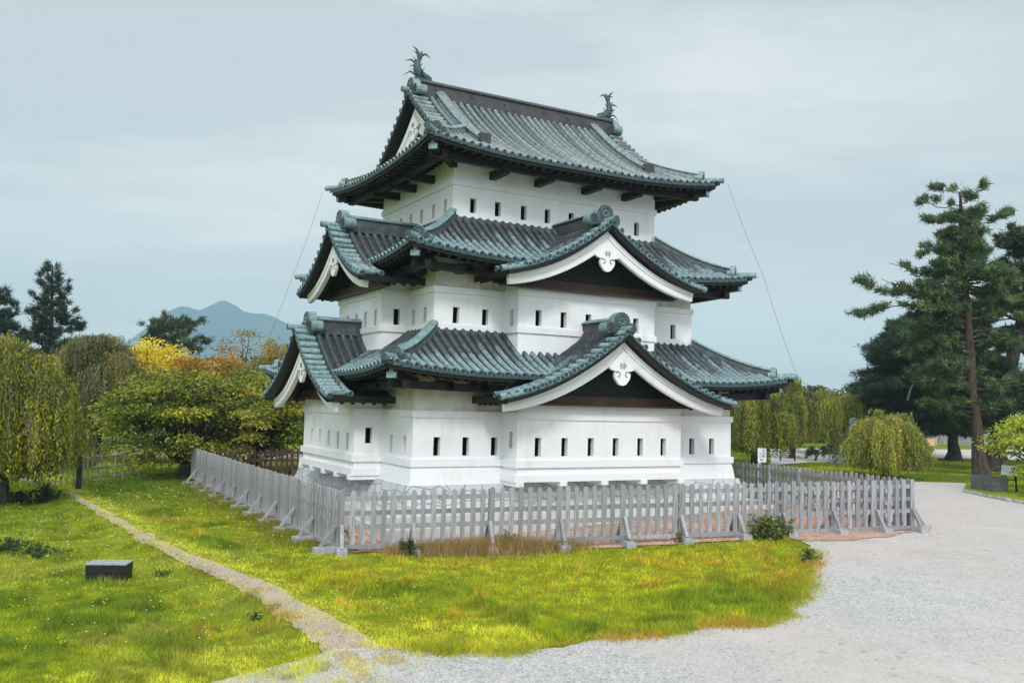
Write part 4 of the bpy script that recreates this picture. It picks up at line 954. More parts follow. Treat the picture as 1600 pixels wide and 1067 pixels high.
# far terrace wall of cut stone with a notice board
g0, g1 = GD(1452, 104), GD(1640, 98); sw = MB(); d = Vector(g1-g0); L = d.length; d.normalize(); nrm = Vector((d.y, -d.x, 0))
for row in range(4):
    x = -.4*(row % 2)
    while x < L:
        w = random.uniform(.7, 1.5); h = .36; j = random.uniform(-.05, .05); sw.prism([(x+.02, row*h+.01), (x+w-.02, row*h+.01), (x+w-.03, row*h+h-.01), (x+.03, row*h+h-.02)], Vector(g0)-nrm*j-up*.1, d, up, -nrm, .5); x += w
tag(sw.build('terrace_wall', simple('terrace_stone', (.20, .19, .19), (.42, .40, .39), 3, .9, .2, .4)), 'low wall of cut grey stones far behind the pine trunks', 'wall')
g = GD(1456, 97); nb = empty('notice_board', g, 'small tan notice board on posts in front of the far stone wall', 'sign'); ctr = Vector(CAM+ray(1456, 690)*97)
b = MB(); b.prism([(-.6, -.4), (.6, -.4), (.6, .4), (-.6, .4)], ctr, (1, -.3, 0), up, (0, 1, 0), .06); b.build('board', simple('tan_board', (.55, .36, .24), (.68, .48, .34), 3, .7, .2, 0), nb)
for s_ in (-.5, .5): b = MB(); b.beam((ctr.x+s_, ctr.y-.3*s_+.05, g[2]-.1), (ctr.x+s_, ctr.y-.3*s_+.05, ctr.z+.4), .1, .1); b.build('post', M['black'], nb)

# ------------------------------------------------------------------ mountain, haze
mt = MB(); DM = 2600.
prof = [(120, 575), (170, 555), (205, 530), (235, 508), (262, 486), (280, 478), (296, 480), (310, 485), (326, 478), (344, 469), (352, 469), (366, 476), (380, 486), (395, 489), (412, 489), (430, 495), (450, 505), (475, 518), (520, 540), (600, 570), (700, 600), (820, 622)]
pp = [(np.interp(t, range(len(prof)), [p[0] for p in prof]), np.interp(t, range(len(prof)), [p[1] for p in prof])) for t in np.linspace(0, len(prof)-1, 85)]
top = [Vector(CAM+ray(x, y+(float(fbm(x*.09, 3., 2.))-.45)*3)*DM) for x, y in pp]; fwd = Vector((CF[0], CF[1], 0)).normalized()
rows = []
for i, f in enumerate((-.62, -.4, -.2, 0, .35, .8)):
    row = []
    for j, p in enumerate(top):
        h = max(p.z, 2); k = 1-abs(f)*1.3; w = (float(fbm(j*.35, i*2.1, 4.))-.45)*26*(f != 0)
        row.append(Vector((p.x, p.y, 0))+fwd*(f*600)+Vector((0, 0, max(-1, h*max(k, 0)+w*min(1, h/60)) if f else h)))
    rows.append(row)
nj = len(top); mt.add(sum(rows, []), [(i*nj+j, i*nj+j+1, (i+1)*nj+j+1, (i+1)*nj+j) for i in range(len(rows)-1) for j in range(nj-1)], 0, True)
tag(mt.build('mountain', simple('haze_blue_forest', (.02, .06, .10), (.04, .10, .14), .02, .95, .1, 0)), kind='structure')  # dark forest with blue of the distant haze mixed into its colour
hz = MB(); hz.box(-3050, -3050, -1.2, 3050, 3050, 330)
hm = bpy.data.materials.new('air_haze'); hm.use_nodes = True; nt = hm.node_tree; nt.nodes.clear(); o_ = nt.nodes.new('ShaderNodeOutputMaterial'); v_ = nt.nodes.new('ShaderNodeVolumePrincipled')
v_.inputs['Color'].default_value = (.58, .79, .88, 1); v_.inputs['Density'].default_value = .00031; v_.inputs['Anisotropy'].default_value = 0; nt.links.new(v_.outputs[0], o_.inputs['Volume'])
tag(hz.build('haze', hm), kind='stuff')

# ------------------------------------------------------------------ trees
def unit(a): return a/np.maximum(np.linalg.norm(a, axis=-1, keepdims=True), 1e-9)
def leaf_quads(C, d, L, Wd, r=None):
    r = rng if r is None else r
    s = unit(np.cross(d, r.normal(size=C.shape))); L = np.asarray(L)[..., None]*.5*np.ones((len(C), 1)); Wd = np.asarray(Wd)[..., None]*.5*np.ones((len(C), 1))
    return np.stack([C-d*L, C+s*Wd-d*L*.1, C+d*L, C-s*Wd-d*L*.1], 1).reshape(-1, 3)
def pick(n, pal, w, clump=None, jit=.25):
    pal = np.array(pal); c = pal[rng.choice(len(pal), n, p=np.array(w)/sum(w))]
    return c*(1+rng.uniform(-jit, jit, (n, 1)))
def curve(p0, p1, sag, n=7, wob=.0):
    p0, p1 = np.array(p0, float), np.array(p1, float); t = np.linspace(0, 1, n)[:, None]
    P = p0+(p1-p0)*t; P[:, 2] += sag*4*(t*(1-t))[:, 0]
    if wob: P[1:-1] += rng.normal(0, wob, (n-2, 3))
    return P
def limb(mb, pts, r0, r1, n=6, mat=0): mb.tube([tuple(p) for p in pts], list(np.linspace(r0, r1, len(pts))), n, mat, False)
def weeping(g, h, R, nb, per, pal, w, label, low=.25, lsize=.13, trunk=.2, cat='tree', lean=(0, 0), group='weeping cherry trees', flat=.4, ry=1.):
    g = np.array(g); root = empty('weeping_cherry_tree', g, label, cat, group); tb = MB()
    top = g+np.array([lean[0], lean[1], h*.72]); limb(tb, curve(g-[0, 0, .2], top, 0, 7, .06), trunk*1.25, trunk*.5, 8)
    LC, LD, CC = [], [], []
    for b in range(nb):
        t = 2*math.pi*(b/nb*3.3+rng.uniform(0, .3)); q = math.sqrt(rng.uniform(.03, 1)); rr = R*q*rng.uniform(.75, 1.15)
        tip = np.array([g[0]+lean[0]+rr*math.cos(t), g[1]+lean[1]+rr*ry*math.sin(t), g[2]+h*(1-flat*q**2)*rng.uniform(.62, 1.)])
        st = g+(top-g)*rng.uniform(.55, 1); br = curve(st, tip, h*.10, 7, .04*R*.3); limb(tb, br, trunk*.28, .012, 5, 1 if q > .3 else 0)
        bc = pick(1, pal, w, jit=.15)[0]
        for k in range(per):
            o = br[rng.integers(2, 7)]+rng.normal(0, .07*R, 3)*[1, 1, .35]; zl = g[2]+low+rng.uniform(0, .5)*(h*.35)*(1-q*.4)+q*q*h*.10; ln = (o[2]-zl)*rng.uniform(.35, 1.)
            if ln < .2: continue
            out = np.array([math.cos(t), math.sin(t)])*rng.uniform(.02, .3)*min(ln, 1.5); m = int(ln/(lsize*.62))+2; u = np.linspace(0, 1, m)
            P = np.stack([o[0]+out[0]*np.sqrt(u)+rng.normal(0, .03, m), o[1]+out[1]*np.sqrt(u)+rng.normal(0, .03, m), o[2]-ln*u], 1)
            P[:, :2] += rng.normal(0, .035, (m, 2)); LC.append(P); dd = rng.normal(0, .45, (m, 3)); dd[:, 2] -= 1; LD.append(unit(dd))
            CC.append((bc*.7+pick(1, pal, w)[0]*.3)*(1+rng.uniform(-.28, .28, (m, 1))))
            if k % 4 == 0: tb.tube([tuple(p) for p in P[::max(1, m//4)]], .009, 4, 1, False)
    C, Dd, K = np.concatenate(LC), np.concatenate(LD), np.concatenate(CC); n = len(C)
    tb.build('trunk', [M['bark'], M['twig']], root)
    fast_mesh('crown', leaf_quads(C, Dd, lsize*rng.uniform(.7, 1.4, n), lsize*.42*rng.uniform(.7, 1.3, n)), 4, M['leaf'], K, root); return root
def broad(g, h, rx, ry, zc, rz, ncl, per, pal, w, label, lsize=.14, trunk=.2, name='broadleaf_tree', cat='tree', group=None, cr=.55, droop=.35, multi=1):
    g = np.array(g, float); root = empty(name, g, label, cat, group); tb = MB(); c0 = g+[0, 0, zc]
    fork = g+np.array([0, 0, max(.5, (zc-rz)*.9+.3)]); limb(tb, curve(g-[0, 0, .2], fork, 0, 5, .03), trunk*1.4, trunk, 9)
    LC, LD, CC = [], [], []
    for k in range(ncl):
        v = unit(rng.normal(size=3)); v[2] = abs(v[2]) if rng.random() < .62 else v[2]; q = rng.uniform(.45, 1.04)**.6
        p = c0+v*[rx, ry, rz]*q*(1+.22*(float(fbm(v[0]*2+g[0], v[1]*2+v[2]*2, 3.))-.47)*2)
        if k % 4 == 0: limb(tb, curve(fork, p, .15*rz*(v[2] < .2), 6, .05*rx*.4), trunk*.4, .012, 5)
        n = int(per*rng.uniform(.6, 1.4)); sc = cr*rng.uniform(.6, 1.3); x = rng.normal(size=(n, 3))*[sc, sc, sc*.30]*.6
        x[:, 2] -= .35*droop*(x[:, 0]**2+x[:, 1]**2)/max(sc, .1); P = p+x; d = unit(x*[1, 1, .3]+v*.3+rng.normal(0, .35, (n, 3))); d[:, 2] -= droop; LC.append(P); LD.append(unit(d))
        bc = pick(1, pal, w, jit=.2)[0]; CC.append((bc*.6+pick(n, pal, w, jit=.2)*.4)*(1+rng.uniform(-.2, .2, (n, 1))))
    C, Dd, K = np.concatenate(LC), np.concatenate(LD), np.concatenate(CC); n = len(C)
    tb.build('trunk', [M['bark']], root); fast_mesh('crown', leaf_quads(C, Dd, lsize*rng.uniform(.7, 1.3, n), lsize*.55*rng.uniform(.7, 1.3, n)), 4, M['leaf'], K, root); return root
def tufts(P, ax, ln, k, wd, pal, w):
    """needle tufts: k thin triangles fanned round ax at each point"""
    n = len(P); d = unit(np.repeat(ax, k, 0)*.75+rng.normal(0, .62, (n*k, 3))); b = np.repeat(P, k, 0)+rng.normal(0, ln*.22, (n*k, 3)); L = ln*rng.uniform(.6, 1.2, (n*k, 1))
    s = unit(np.cross(d, rng.normal(size=d.shape)))*wd; V = np.stack([b-s, b+s, b+d*L], 1).reshape(-1, 3)
    return V, np.repeat(pick(n, pal, w, jit=.3), k, 0)*(1+rng.uniform(-.2, .2, (n*k, 1)))
PINE = ([(.030, .060, .035), (.045, .085, .042), (.075, .125, .05), (.02, .038, .028)], [3, 4, 2.2, 2])
def pine(pts, r0, r1, branches, label, tl=.30, tk=9, tw=.016, dens=1., name='pine_tree', group='pine trees', pal=PINE, bark='pinebark', up=.35, dead=()):
    """pts: trunk polyline; branches: (t along trunk, azimuth, length, rise, pad half-width)"""
    T = np.array(pts, float); root = empty(name, T[0], label, 'tree', group); tb = MB(); seg = np.linspace(0, 1, len(T))
    fine = np.array([[np.interp(t, seg, T[:, i]) for i in range(3)] for t in np.linspace(0, 1, 18)]); fine[1:-1, :2] += rng.normal(0, r0*.10, (16, 2))
    rr = list(np.linspace(r0, r1, 18)); rr[0] = r0*1.7; rr[1] = r0*1.12; tb.tube([tuple(p) for p in fine], rr, 12, 0, False)
    at = lambda t: np.array([np.interp(t, np.linspace(0, 1, 18), fine[:, i]) for i in range(3)])
    P, A = [], []
    for (t, az, ln, rise, pw) in branches:
        s = at(t); d = np.array([math.cos(az), math.sin(az), 0]); e = s+d*ln+[0, 0, rise]; br = curve(s, e, -.06*ln if rise > 0 else .06*ln, 8, .05*ln**.5)
        limb(tb, br, max(.02, r1+(r0-r1)*(1-t))*.34, .015, 6); sd = np.array([-d[1], d[0], 0]); m = int(max(8, ln*pw*26*dens))
        u = rng.uniform(.22, 1.05, m)**.8; v = rng.uniform(-1, 1, m)*pw*np.sqrt(np.clip(1.15-u, .05, 1))*1.3
        base = np.array([[np.interp(x, np.linspace(0, 1, 8), br[:, i]) for i in range(3)] for x in np.clip(u, 0, 1)])
        # twigs gather the tufts in small clusters
        nc = max(4, m//11); ci = rng.integers(0, nc, m); cu, cv, cz = rng.uniform(.25, 1.05, nc), rng.uniform(-1, 1, nc), rng.normal(0, .12, nc)
        u2 = cu[ci]+rng.normal(0, .05, m); v2 = cv[ci]*pw*np.sqrt(np.clip(1.15-cu[ci], .05, 1))*1.2+rng.normal(0, .13, m)
        base = np.array([[np.interp(x, np.linspace(0, 1, 8), br[:, i]) for i in range(3)] for x in np.clip(u2, 0, 1)])+d*np.maximum(u2-1, 0)[:, None]*ln
        q = base+sd*v2[:, None]; q[:, 2] += cz[ci]+rng.uniform(-.05, .16, m)+.10*np.abs(v2); P.append(q); a = d*.55+sd*(v2/max(pw, .1))[:, None]*.5; a = a+[0, 0, up]; A.append(unit(a+rng.normal(0, .25, a.shape)))
        for k in range(0, nc, 2):
            b0 = np.array([np.interp(min(cu[k]*.8, 1), np.linspace(0, 1, 8), br[:, i]) for i in range(3)]); b1 = np.array([np.interp(min(cu[k], 1), np.linspace(0, 1, 8), br[:, i]) for i in range(3)])+sd*cv[k]*pw*.9+[0, 0, cz[k]]; limb(tb, curve(b0, b1, 0, 4), .03, .01, 4)
    for p0, p1, r in dead: limb(tb, curve(p0, p1, .2, 6, .05), r, r*.3, 6, 1)
    V, K = tufts(np.concatenate(P), np.concatenate(A), tl, tk, tw, *pal); tb.build('trunk', [M[bark], M['twig']], root); fast_mesh('crown', V, 3, M['needle'], K, root); return root
def at_px(x, y, dep): return CAM+ray(x, y)*dep
YG = [(.36, .34, .03), (.20, .23, .025), (.075, .10, .018), (.52, .42, .035)]
# --- left group
weeping(GD(10, 31.5), 6.2, 2.6, 80, 78, YG, [2.4, 4.4, 4, .5], 'yellow-green weeping cherry nearest the viewer at the left edge', low=.40, lsize=.125, trunk=.2, flat=.40)
OL = [(.13, .145, .04), (.20, .19, .06), (.07, .09, .03), (.28, .23, .06)]
weeping(GD(152, 52), 7.6, 2.9, 56, 58, OL, [4, 3, 3, 1], 'dull olive weeping cherry behind the bamboo fence', low=1.2, lsize=.17, trunk=.3, flat=.22)
weeping(GD(100, 57), 7.0, 2.6, 50, 40, OL, [4, 2, 4, .6], 'darker olive weeping cherry between the left edge tree and its taller neighbour', low=1.4, lsize=.18, trunk=.3, flat=.3)
CH = [(.26, .29, .035), (.14, .19, .03), (.44, .43, .05), (.07, .105, .022), (.62, .52, .045)]
broad(GD(297, 41.8), 6, 3.6, 3.2, 2.6, 2.25, 210, 150, CH, [4, 4.6, 2.6, 3.4, .6], 'broad green cherry tree with drooping leaves behind the left picket fence', .175, .36, 'cherry_tree', group='green cherry trees', cr=.72)
broad(GD(402, 46), 6, 3.5, 2.6, 2.8, 2.3, 150, 135, CH, [4, 5, 1.8, 3, .6], 'dark green cherry tree beside the left wall of the castle', .18, .3, 'cherry_tree', group='green cherry trees', cr=.75)
broad(GD(236, 50), 6, 2.4, 2.4, 2.2, 1.9, 100, 80, CH, [4, 4, 2, 3, .5], 'small green cherry tree behind the bamboo fence at the path end', .23, .28, 'cherry_tree', group='green cherry trees', cr=.75)
YE = [(.80, .60, .02), (.66, .54, .03), (.85, .66, .04), (.45, .40, .03)]
broad(GD(234, 62), 6, 2.5, 2.4, 5.3, 2.3, 80, 84, YE, [4, 3, 2, 1.5], 'bright yellow maple tree below the spreading pine', .23, .24, 'maple_tree', group='autumn maples', cr=.8)
ORG = [(.42, .22, .03), (.50, .30, .035), (.36, .26, .04), (.27, .22, .035)]
broad(GD(330, 60), 6, 2.4, 2.2, 5.0, 1.9, 60, 80, ORG, [4, 3, 3, 3], 'orange autumn tree to the right of the yellow maple', .22, .22, 'maple_tree', group='autumn maples', cr=.75)
weeping(GD(438, 57), 7.6, 3.0, 60, 40, [(.38, .29, .03), (.27, .24, .03), (.44, .26, .04), (.16, .17, .03)], [3, 3, 2, 2], 'orange-yellow weeping cherry showing beside the left gable of the castle', low=1.5, lsize=.17, trunk=.28, flat=.35)
broad(GD(378, 66), 6, 1.9, 1.9, 6.9, 1.6, 26, 24, [(.30, .17, .06), (.36, .25, .07), (.24, .20, .06)], [1, 1, 1], 'sparse nearly bare brown tree in front of the mountain', .2, .16, 'autumn_tree', cr=.7)
DK = [(.05, .075, .022), (.07, .095, .025), (.03, .05, .018)]
for px_, dep, zc, rx, rz, lb in ((110, 70, 3.2, 5., 3.3, 'dark bushy tree filling the gap behind the olive weeping cherries'), (285, 74, 3.4, 6., 3.0, 'dark bushy tree low behind the yellow maple'), (420, 72, 3.4, 6., 3.3, 'dark bushy tree behind the orange weeping cherry'), (10, 60, 3, 5, 2.9, 'dark bushy tree behind the left edge weeping cherry')):
    broad(GD(px_, dep), 6, rx, 2.5, zc, rz, 110, 60, DK, [3, 2, 3], lb, .3, .3, 'broadleaf_tree', group='dark background trees', cr=.95)
# conifers at the far left
SPR = ([(.025, .05, .042), (.04, .075, .055), (.065, .10, .06), (.015, .03, .026)], [3, 3, 1.5, 2])
def conifer(px_, dep, ytop, wide, label, seed):
    g = GD(px_, dep); tp = at_px(px_+rng.uniform(-3, 3), ytop+8, dep); H = tp[2]-g[2]; br = []
    for i in range(52):
        t = .22+.77*(i/51); L = wide*(1-t)**.8*rng.uniform(.7, 1.1)+.3; br.append((t, i*2.399+rng.uniform(-.4, .4), L, .32*L*rng.uniform(.5, 1.3), .35+.22*L))
    pine([g, g+(tp-g)*.5, tp], .32, .04, br, label, .42, 10, .03, 1.7, 'conifer_tree', 'conifers at the left', SPR, 'bark', .7)
conifer(79, 72, 405, 3.9, 'tall pointed dark conifer standing behind the left trees', 1); conifer(-4, 66, 440, 3.8, 'dark conifer cut by the left edge of the view', 2)
# spreading red pine in front of the mountain
g = GD(282, 76); T = [g, at_px(290, 610, 76), at_px(276, 560, 76), at_px(270, 528, 76), at_px(272, 500, 76)]; br = []
for i in range(34):
    t = .62+.38*(i/33); br.append((t, i*2.399+rng.uniform(-.3, .3), rng.uniform(1.4, 4.6)*(1.15-.8*(i/33)), rng.uniform(-.1, .7), rng.uniform(.7, 1.2)))
pine(T, .30, .08, br, 'spreading pine with flat layered crown in front of the blue mountain', .36, 8, .03, .8, pal=([(.05, .09, .045), (.08, .13, .06), (.12, .17, .07), (.03, .05, .03)], [3, 3, 2, 2]))
# --- right group
# tall pine
dp = 50.5; base = GD(1533, dp); T = [base, at_px(1523, 640, dp), at_px(1517, 560, dp), at_px(1511, 470, dp), at_px(1503, 390, dp), at_px(1501, 330, dp), at_px(1499, 300, dp)]
zt = lambda y: float(np.interp(-y, [-740, -640, -560, -470, -390, -330, -300], np.linspace(0, 1, 7)))
rgt = math.atan2(CR[1], CR[0]); lft = rgt+math.pi; fro = rgt-math.pi/2; bak = rgt+math.pi/2; br = []
px2 = dp/FPX
for y, L, a, rise in ((298, 46, lft, .2), (300, 34, rgt, .3), (322, 60, lft, .15), (330, 88, rgt, .15), (318, 40, fro, .2), (345, 66, lft, -.1), (352, 50, rgt, .3), (338, 46, bak, .2), (376, 64, lft, -.9), (372, 50, fro, .2), (398, 40, bak, .3), (392, 44, rgt, .1),
                      (425, 112, lft, .5), (420, 60, rgt, .3), (430, 66, fro, .1), (445, 90, rgt, .4), (455, 140, lft, .5), (462, 172, lft+.12, .5), (468, 60, bak, .3), (470, 92, rgt-.2, .3), (485, 150, lft-.25, -.1), (490, 120, lft+.5, -.2), (500, 96, rgt, .0), (512, 110, lft+.3, -.2), (520, 100, rgt+.4, -.2), (530, 92, rgt+.2, -.1), (546, 98, lft, -.4), (560, 80, bak, -.3)):
    br.append((zt(y), a+rng.uniform(-.18, .18), L*px2, rise, rng.uniform(.5, .85)))
for i in range(128):
    y = rng.uniform(330, 650); L = np.interp(y, [300, 400, 450, 550, 650], [26, 48, 100, 108, 90])*rng.uniform(.5, 1); br.append((zt(y), rng.uniform(0, 6.28) if y < 450 else bak+rng.uniform(-1.3, 2.3), L*px2, rng.uniform(-.3, .5), rng.uniform(.5, .9)))
pine(T, .31, .06, br, 'tallest pine with a straight scaly trunk beside the stone trough', .32, 14, .026, 1.3, dead=[(at_px(1512, 548, dp), at_px(1470, 565, dp), .05), (at_px(1512, 480, dp), at_px(1535, 470, dp), .04)], pal=([(.06, .11, .055), (.10, .165, .07), (.18, .245, .08), (.03, .055, .036)], [3, 4, 2.8, 2]))
# second, darker pine behind to the left
dp = 67; base = GD(1489, dp); T = [base, at_px(1489, 660, dp), at_px(1480, 600, dp), at_px(1470, 540, dp), at_px(1465, 500, dp)]; br = []; zt2 = lambda y: float(np.interp(-y, [-715, -660, -600, -540, -500], np.linspace(0, 1, 5)))
for i in range(155):
    y = rng.uniform(490, 676); L = np.interp(y, [500, 540, 600, 670], [60, 110, 145, 125])*rng.uniform(.45, 1.)*dp/FPX; a = rng.uniform(0, 6.28) if i % 3 else lft+rng.uniform(-.5, .5); br.append((zt2(y), a, L, rng.uniform(-.5, .5), rng.uniform(.9, 1.4)))
DPN = ([(.030, .06, .040), (.045, .085, .048), (.075, .12, .055), (.018, .034, .026)], [3, 3, 1.3, 2])
pine(T, .40, .1, br, 'dark low-branched pine behind the tallest pine, thick black trunk', .42, 13, .032, 1.0, bark='bark', pal=DPN, dead=[(at_px(1418, 625, 60), at_px(1436, 570, 60), .07)])
# third pine, leaning, at the right edge
dp = 55; base = GD(1556, dp); T = [base, at_px(1556, 690, dp), at_px(1575, 600, dp), at_px(1600, 480, dp), at_px(1612, 400, dp), at_px(1616, 360, dp)]; br = []
for i in range(80):
    t = rng.uniform(.25, 1); L = np.interp(t, [.25, .6, 1], [4.2, 3.6, 1.2])*rng.uniform(.5, 1.05); br.append((t, rng.uniform(0, 6.28), L, rng.uniform(-.4, .5), rng.uniform(.8, 1.2)))
br.append((.97, lft, 2.1, -.3, .6))
pine(T, .62, .1, br, 'leaning dark pine cut by the right edge behind the information board', .36, 13, .03, 1.15, bark='bark', pal=([(.045, .085, .048), (.07, .12, .06), (.12, .17, .07), (.024, .045, .03)], [3, 3, 1.6, 2]))
LG = [(.26, .29, .035), (.15, .19, .03), (.42, .40, .045), (.075, .10, .02)]
weeping(GD(1178, 55), 5.0, 2.3, 34, 92, LG, [4, 4, 2.2, 2.5], 'light green weeping cherry just right of the castle corner', low=.3, lsize=.16, trunk=.2, flat=.3)
weeping(GD(1236, 64), 6.2, 2.3, 40, 60, LG, [4, 3, 3, 1.5], 'taller airy weeping cherry behind the one at the castle corner', low=.5, lsize=.17, trunk=.2, flat=.35)
weeping(GD(1300, 72), 5.4, 3.9, 54, 56, LG, [4, 3, 2.4, 1], 'wide weeping cherry reaching over the far gravel', low=.5, lsize=.19, trunk=.2, flat=.25)
weeping(GD(1381, 46.5), 3.85, 2.15, 30, 96, LG, [4, 5, 2.2, 2], 'small weeping cherry hanging to the lawn in front of the dark pines', low=.0, lsize=.13, trunk=.14, flat=.38)
broad(GD(1280, 100), 6, 13, 4, 3.1, 2.7, 150, 70, DK+[(.17, .21, .035)], [3, 3, 2, 4], 'far green trees beyond the gravel plaza', .42, .3, 'broadleaf_tree', group='dark background trees', cr=1.3)
broad(GD(1420, 116), 6, 9, 4, 4.2, 3.6, 100, 60, DK, [3, 2, 3], 'far dark tree seen between the pines trunks', .42, .3, 'broadleaf_tree', group='dark background trees', cr=1.3)
broad(GD(1560, 112), 6, 9, 4, 5.2, 4.6, 110, 60, DK, [3, 2, 3], 'far dark tree behind the right edge pines', .42, .3, 'broadleaf_tree', group='dark background trees', cr=1.3)
MP = [(.42, .48, .045), (.30, .38, .045), (.55, .52, .06), (.17, .24, .035)]
broad(GD(1618, 38.5), 4, 1.7, 1.7, 2.15, 1.25, 75, 76, MP, [4, 4, 2, 1.5], 'light green maple at the right edge behind the information board', .15, .12, 'maple_tree', group='green maples', cr=.5)
# shaped pine shrub on the lawn
g = GD(1274, 61); br = [(.9, lft+rng.uniform(-.8, .8), rng.uniform(.4, 1.1), rng.uniform(-.25, 0), .4) for i in range(6)]+[(1., rgt+rng.uniform(-.6, .6), rng.uniform(.5, 1.2), rng.uniform(.0, .3), .4) for i in range(7)]
pine([g, g+np.array([.1, 0, .3]), g+CR*.3+np.array([0, 0, .62])], .09, .05, br, 'low trained pine shrub leaning over the far lawn', .16, 9, .02, 3., 'pine_shrub', None, DPN, 'bark', .8)

# ------------------------------------------------------------------ grass, weeds
def blades(name, X, Y, H, Wd, K, lean=.45, z=None):
    n = len(X); Z = gz(X, Y)-.012 if z is None else z; B = np.stack([X, Y, Z], 1); a = rng.uniform(0, 2*math.pi, n); s = np.stack([np.cos(a), np.sin(a), 0*a], 1)*Wd[:, None]*.5
    t = np.stack([rng.normal(0, lean, n)*H, rng.normal(0, lean, n)*H, H], 1)
    o = fast_mesh(name, np.stack([B-s, B+s, B+t], 1).reshape(-1, 3), 3, M['blade'], K); o['kind'] = 'stuff'; return o
def scatter(n, x0, x1, y0, y1, dref, p):
    X, Y = rng.uniform(x0, x1, n), rng.uniform(y0, y1, n); d = (X-CAM[0])*CF[0]+(Y-CAM[1])*CF[1]; s = (X-CAM[0])*CR[0]+(Y-CAM[1])*CR[1]
    k = (d > 9) & (np.abs(s) < d*.585+1) & (rng.random(n) < (dref/np.maximum(d, 1))**p); return X[k], Y[k], d[k]
def grass_field():
    X, Y, d = scatter(3400000, -22, 17, -15, 26, 12.5, 2.05)
    P = np.stack([X, Y], 1); nz = np.stack([fbm(X*1.1, Y*1.1, 71., 4)-.47, fbm(X*1.1, Y*1.1, 77., 4)-.47], 1)*1.5+np.stack([fbm(X*5, Y*5, 73., 2)-.37, fbm(X*5, Y*5, 75., 2)-.37], 1)*.8
    tz = inpoly(P+nz, TZ); gv = inpoly(P+nz*.8+rng.normal(0, .10, P.shape), GRAV_E); den = ss(.30, .60, fbm(X*1.7, Y*1.7, 81., 4)+.10*(rng.random(len(X))-.5))
    keep = ~gv | (tz & (rng.random(len(X)) < .30+.68*den))
    pb = inpoly(P, PEB_E); edge = fbm(X*1.3, Y*1.3, 31., 3); keep &= ~pb | ((edge > .60) & (Y < -2.2) & (rng.random(len(X)) < .25))
    po_ = np.abs(path_off(X, Y)+.16)/hwp(Y); dp = (po_ < 1.5) & (Y < 13.4) & (Y > -11.5); keep &= ~dp | (rng.random(len(X)) < ss(.1, .95, po_+(fbm(X*2.2, Y*2.2, 37., 3)-.47)*2.2)*.92+.08+.66*ss(-4.5, 1.0, Y))
    # a thin fringe running out over the gravel
    X, Y, d, dp, tz = X[keep], Y[keep], d[keep], dp[keep], tz[keep]; n = len(X)
    a, b, c = fbm(X*.28, Y*.28, 11., 4), fbm(X*.9+5, Y*.9, 17., 4), fbm(X*2.6, Y*2.6+9, 23., 3); po = path_off(X, Y)
    K = np.empty((n, 3)); K[:] = (.46, .475, .018); ly = ss(-9, -11.5, -(-Y*0+Y)*-1)
    def mixc(w, col): K[:] = K*(1-w[:, None])+np.array(col)*w[:, None]
    mixc(ss(-1, -4, X)*.5, (.25, .36, .02)); mixc(ss(.42, .62, b*.6+c*.4)*.8, (.17, .28, .02)); mixc(ss(.48, .64, a)*.8, (.58, .56, .025)); mixc(ss(.54, .66, c)*ss(.40, .52, a)*.85, (.60, .38, .05))
    near_f = np.exp(-((po-.18)**2)/.15)*ss(-12.5, -8, Y); mid_ = ss(.7, 1.3, po)*(1-ss(3.2, 4.2, po))*ss(-5, -2, Y); mixc(mid_*ss(.36, .56, c*.6+b*.4)*.7, (.13, .23, .02)); mixc(mid_*ss(.5, .62, fbm(X*.9, Y*.6, 43., 3))*.7, (.58, .40, .06))                     # pale moss along the path
    mixc(ss(-2.6, -4.5, X)*0+ss(.53, .64, fbm(X*.5+3, Y*.5, 41., 4))*ss(-4.2, -5.0, -Y*0+X)*.55*(X < -4), (.50, .46, .10))
    fd = np.abs((Y-FA[1])*(FB[0]-FA[0])-(X-FA[0])*(FB[1]-FA[1]))/np.linalg.norm(FB-FA); mixc(np.exp(-(fd/.9)**2)*.5*(X > -3), (.36, .36, .05))
    ge = ss(2.5, 5.5, X)*ss(.44, .58, b)*(Y < -6.5); mixc(ge*.8, (.70, .42, .05))
    mixc(ss(18, 10, Y)*0+ss(8, 16, Y)*.65, (.10, .19, .02))  # shade of the trees put into the green of the far blades
    mixc(tz*.65, (.80, .76, .07)); tree_shade = ss(4, 13, Y)*(1-near_f); mixc(tree_shade*.8, (.10, .19, .02)); lft_ = ss(-.3, -1.0, po)*ss(-13, -9, Y); mixc(lft_*ss(.40, .56, c*.5+b*.5)*.6, (.17, .26, .025))  # includes a second, nearer step of the painted tree shade
    mixc(near_f*.92, (.92, .84, .10))
    clump = clump_ = vnoise(X*3.3, Y*3.3, 91.)*.6+vnoise(X*8, Y*8, 93.)*.4; K *= (.62+.76*ss(.15, .85, clump))[:, None]; K *= rng.uniform(.52, 1.5, (n, 1)); K *= 1+rng.normal(0, .07, (n, 3))
    lift = np.clip(1+(ss(.5, .7, b)*1.4+ss(.52, .68, c)*1.2)*(1-.6*near_f), 1, 3.2); H = rng.uniform(.035, .08, n)*(.7+.7*clump)*lift*(1-.45*near_f)*np.where(dp | tz, .75, 1.)
    blades('grass', X, Y, H, .0085*np.maximum(1, d/12)*rng.uniform(.7, 1.4, n), K, z=gz(X, Y)-.012+.014*(dp | tz))
    # low orange and green tufts feathering the gravel edge
    E_ = np.array([g2(*p) for p in ((640, 1012), (700, 1018), (760, 1020), (830, 1015), (900, 1003), (980, 998), (1050, 988), (1120, 978), (1190, 974), (1225, 961), (1249, 935), (1256, 905), (1274, 884), (1268, 858))]); n = 26000
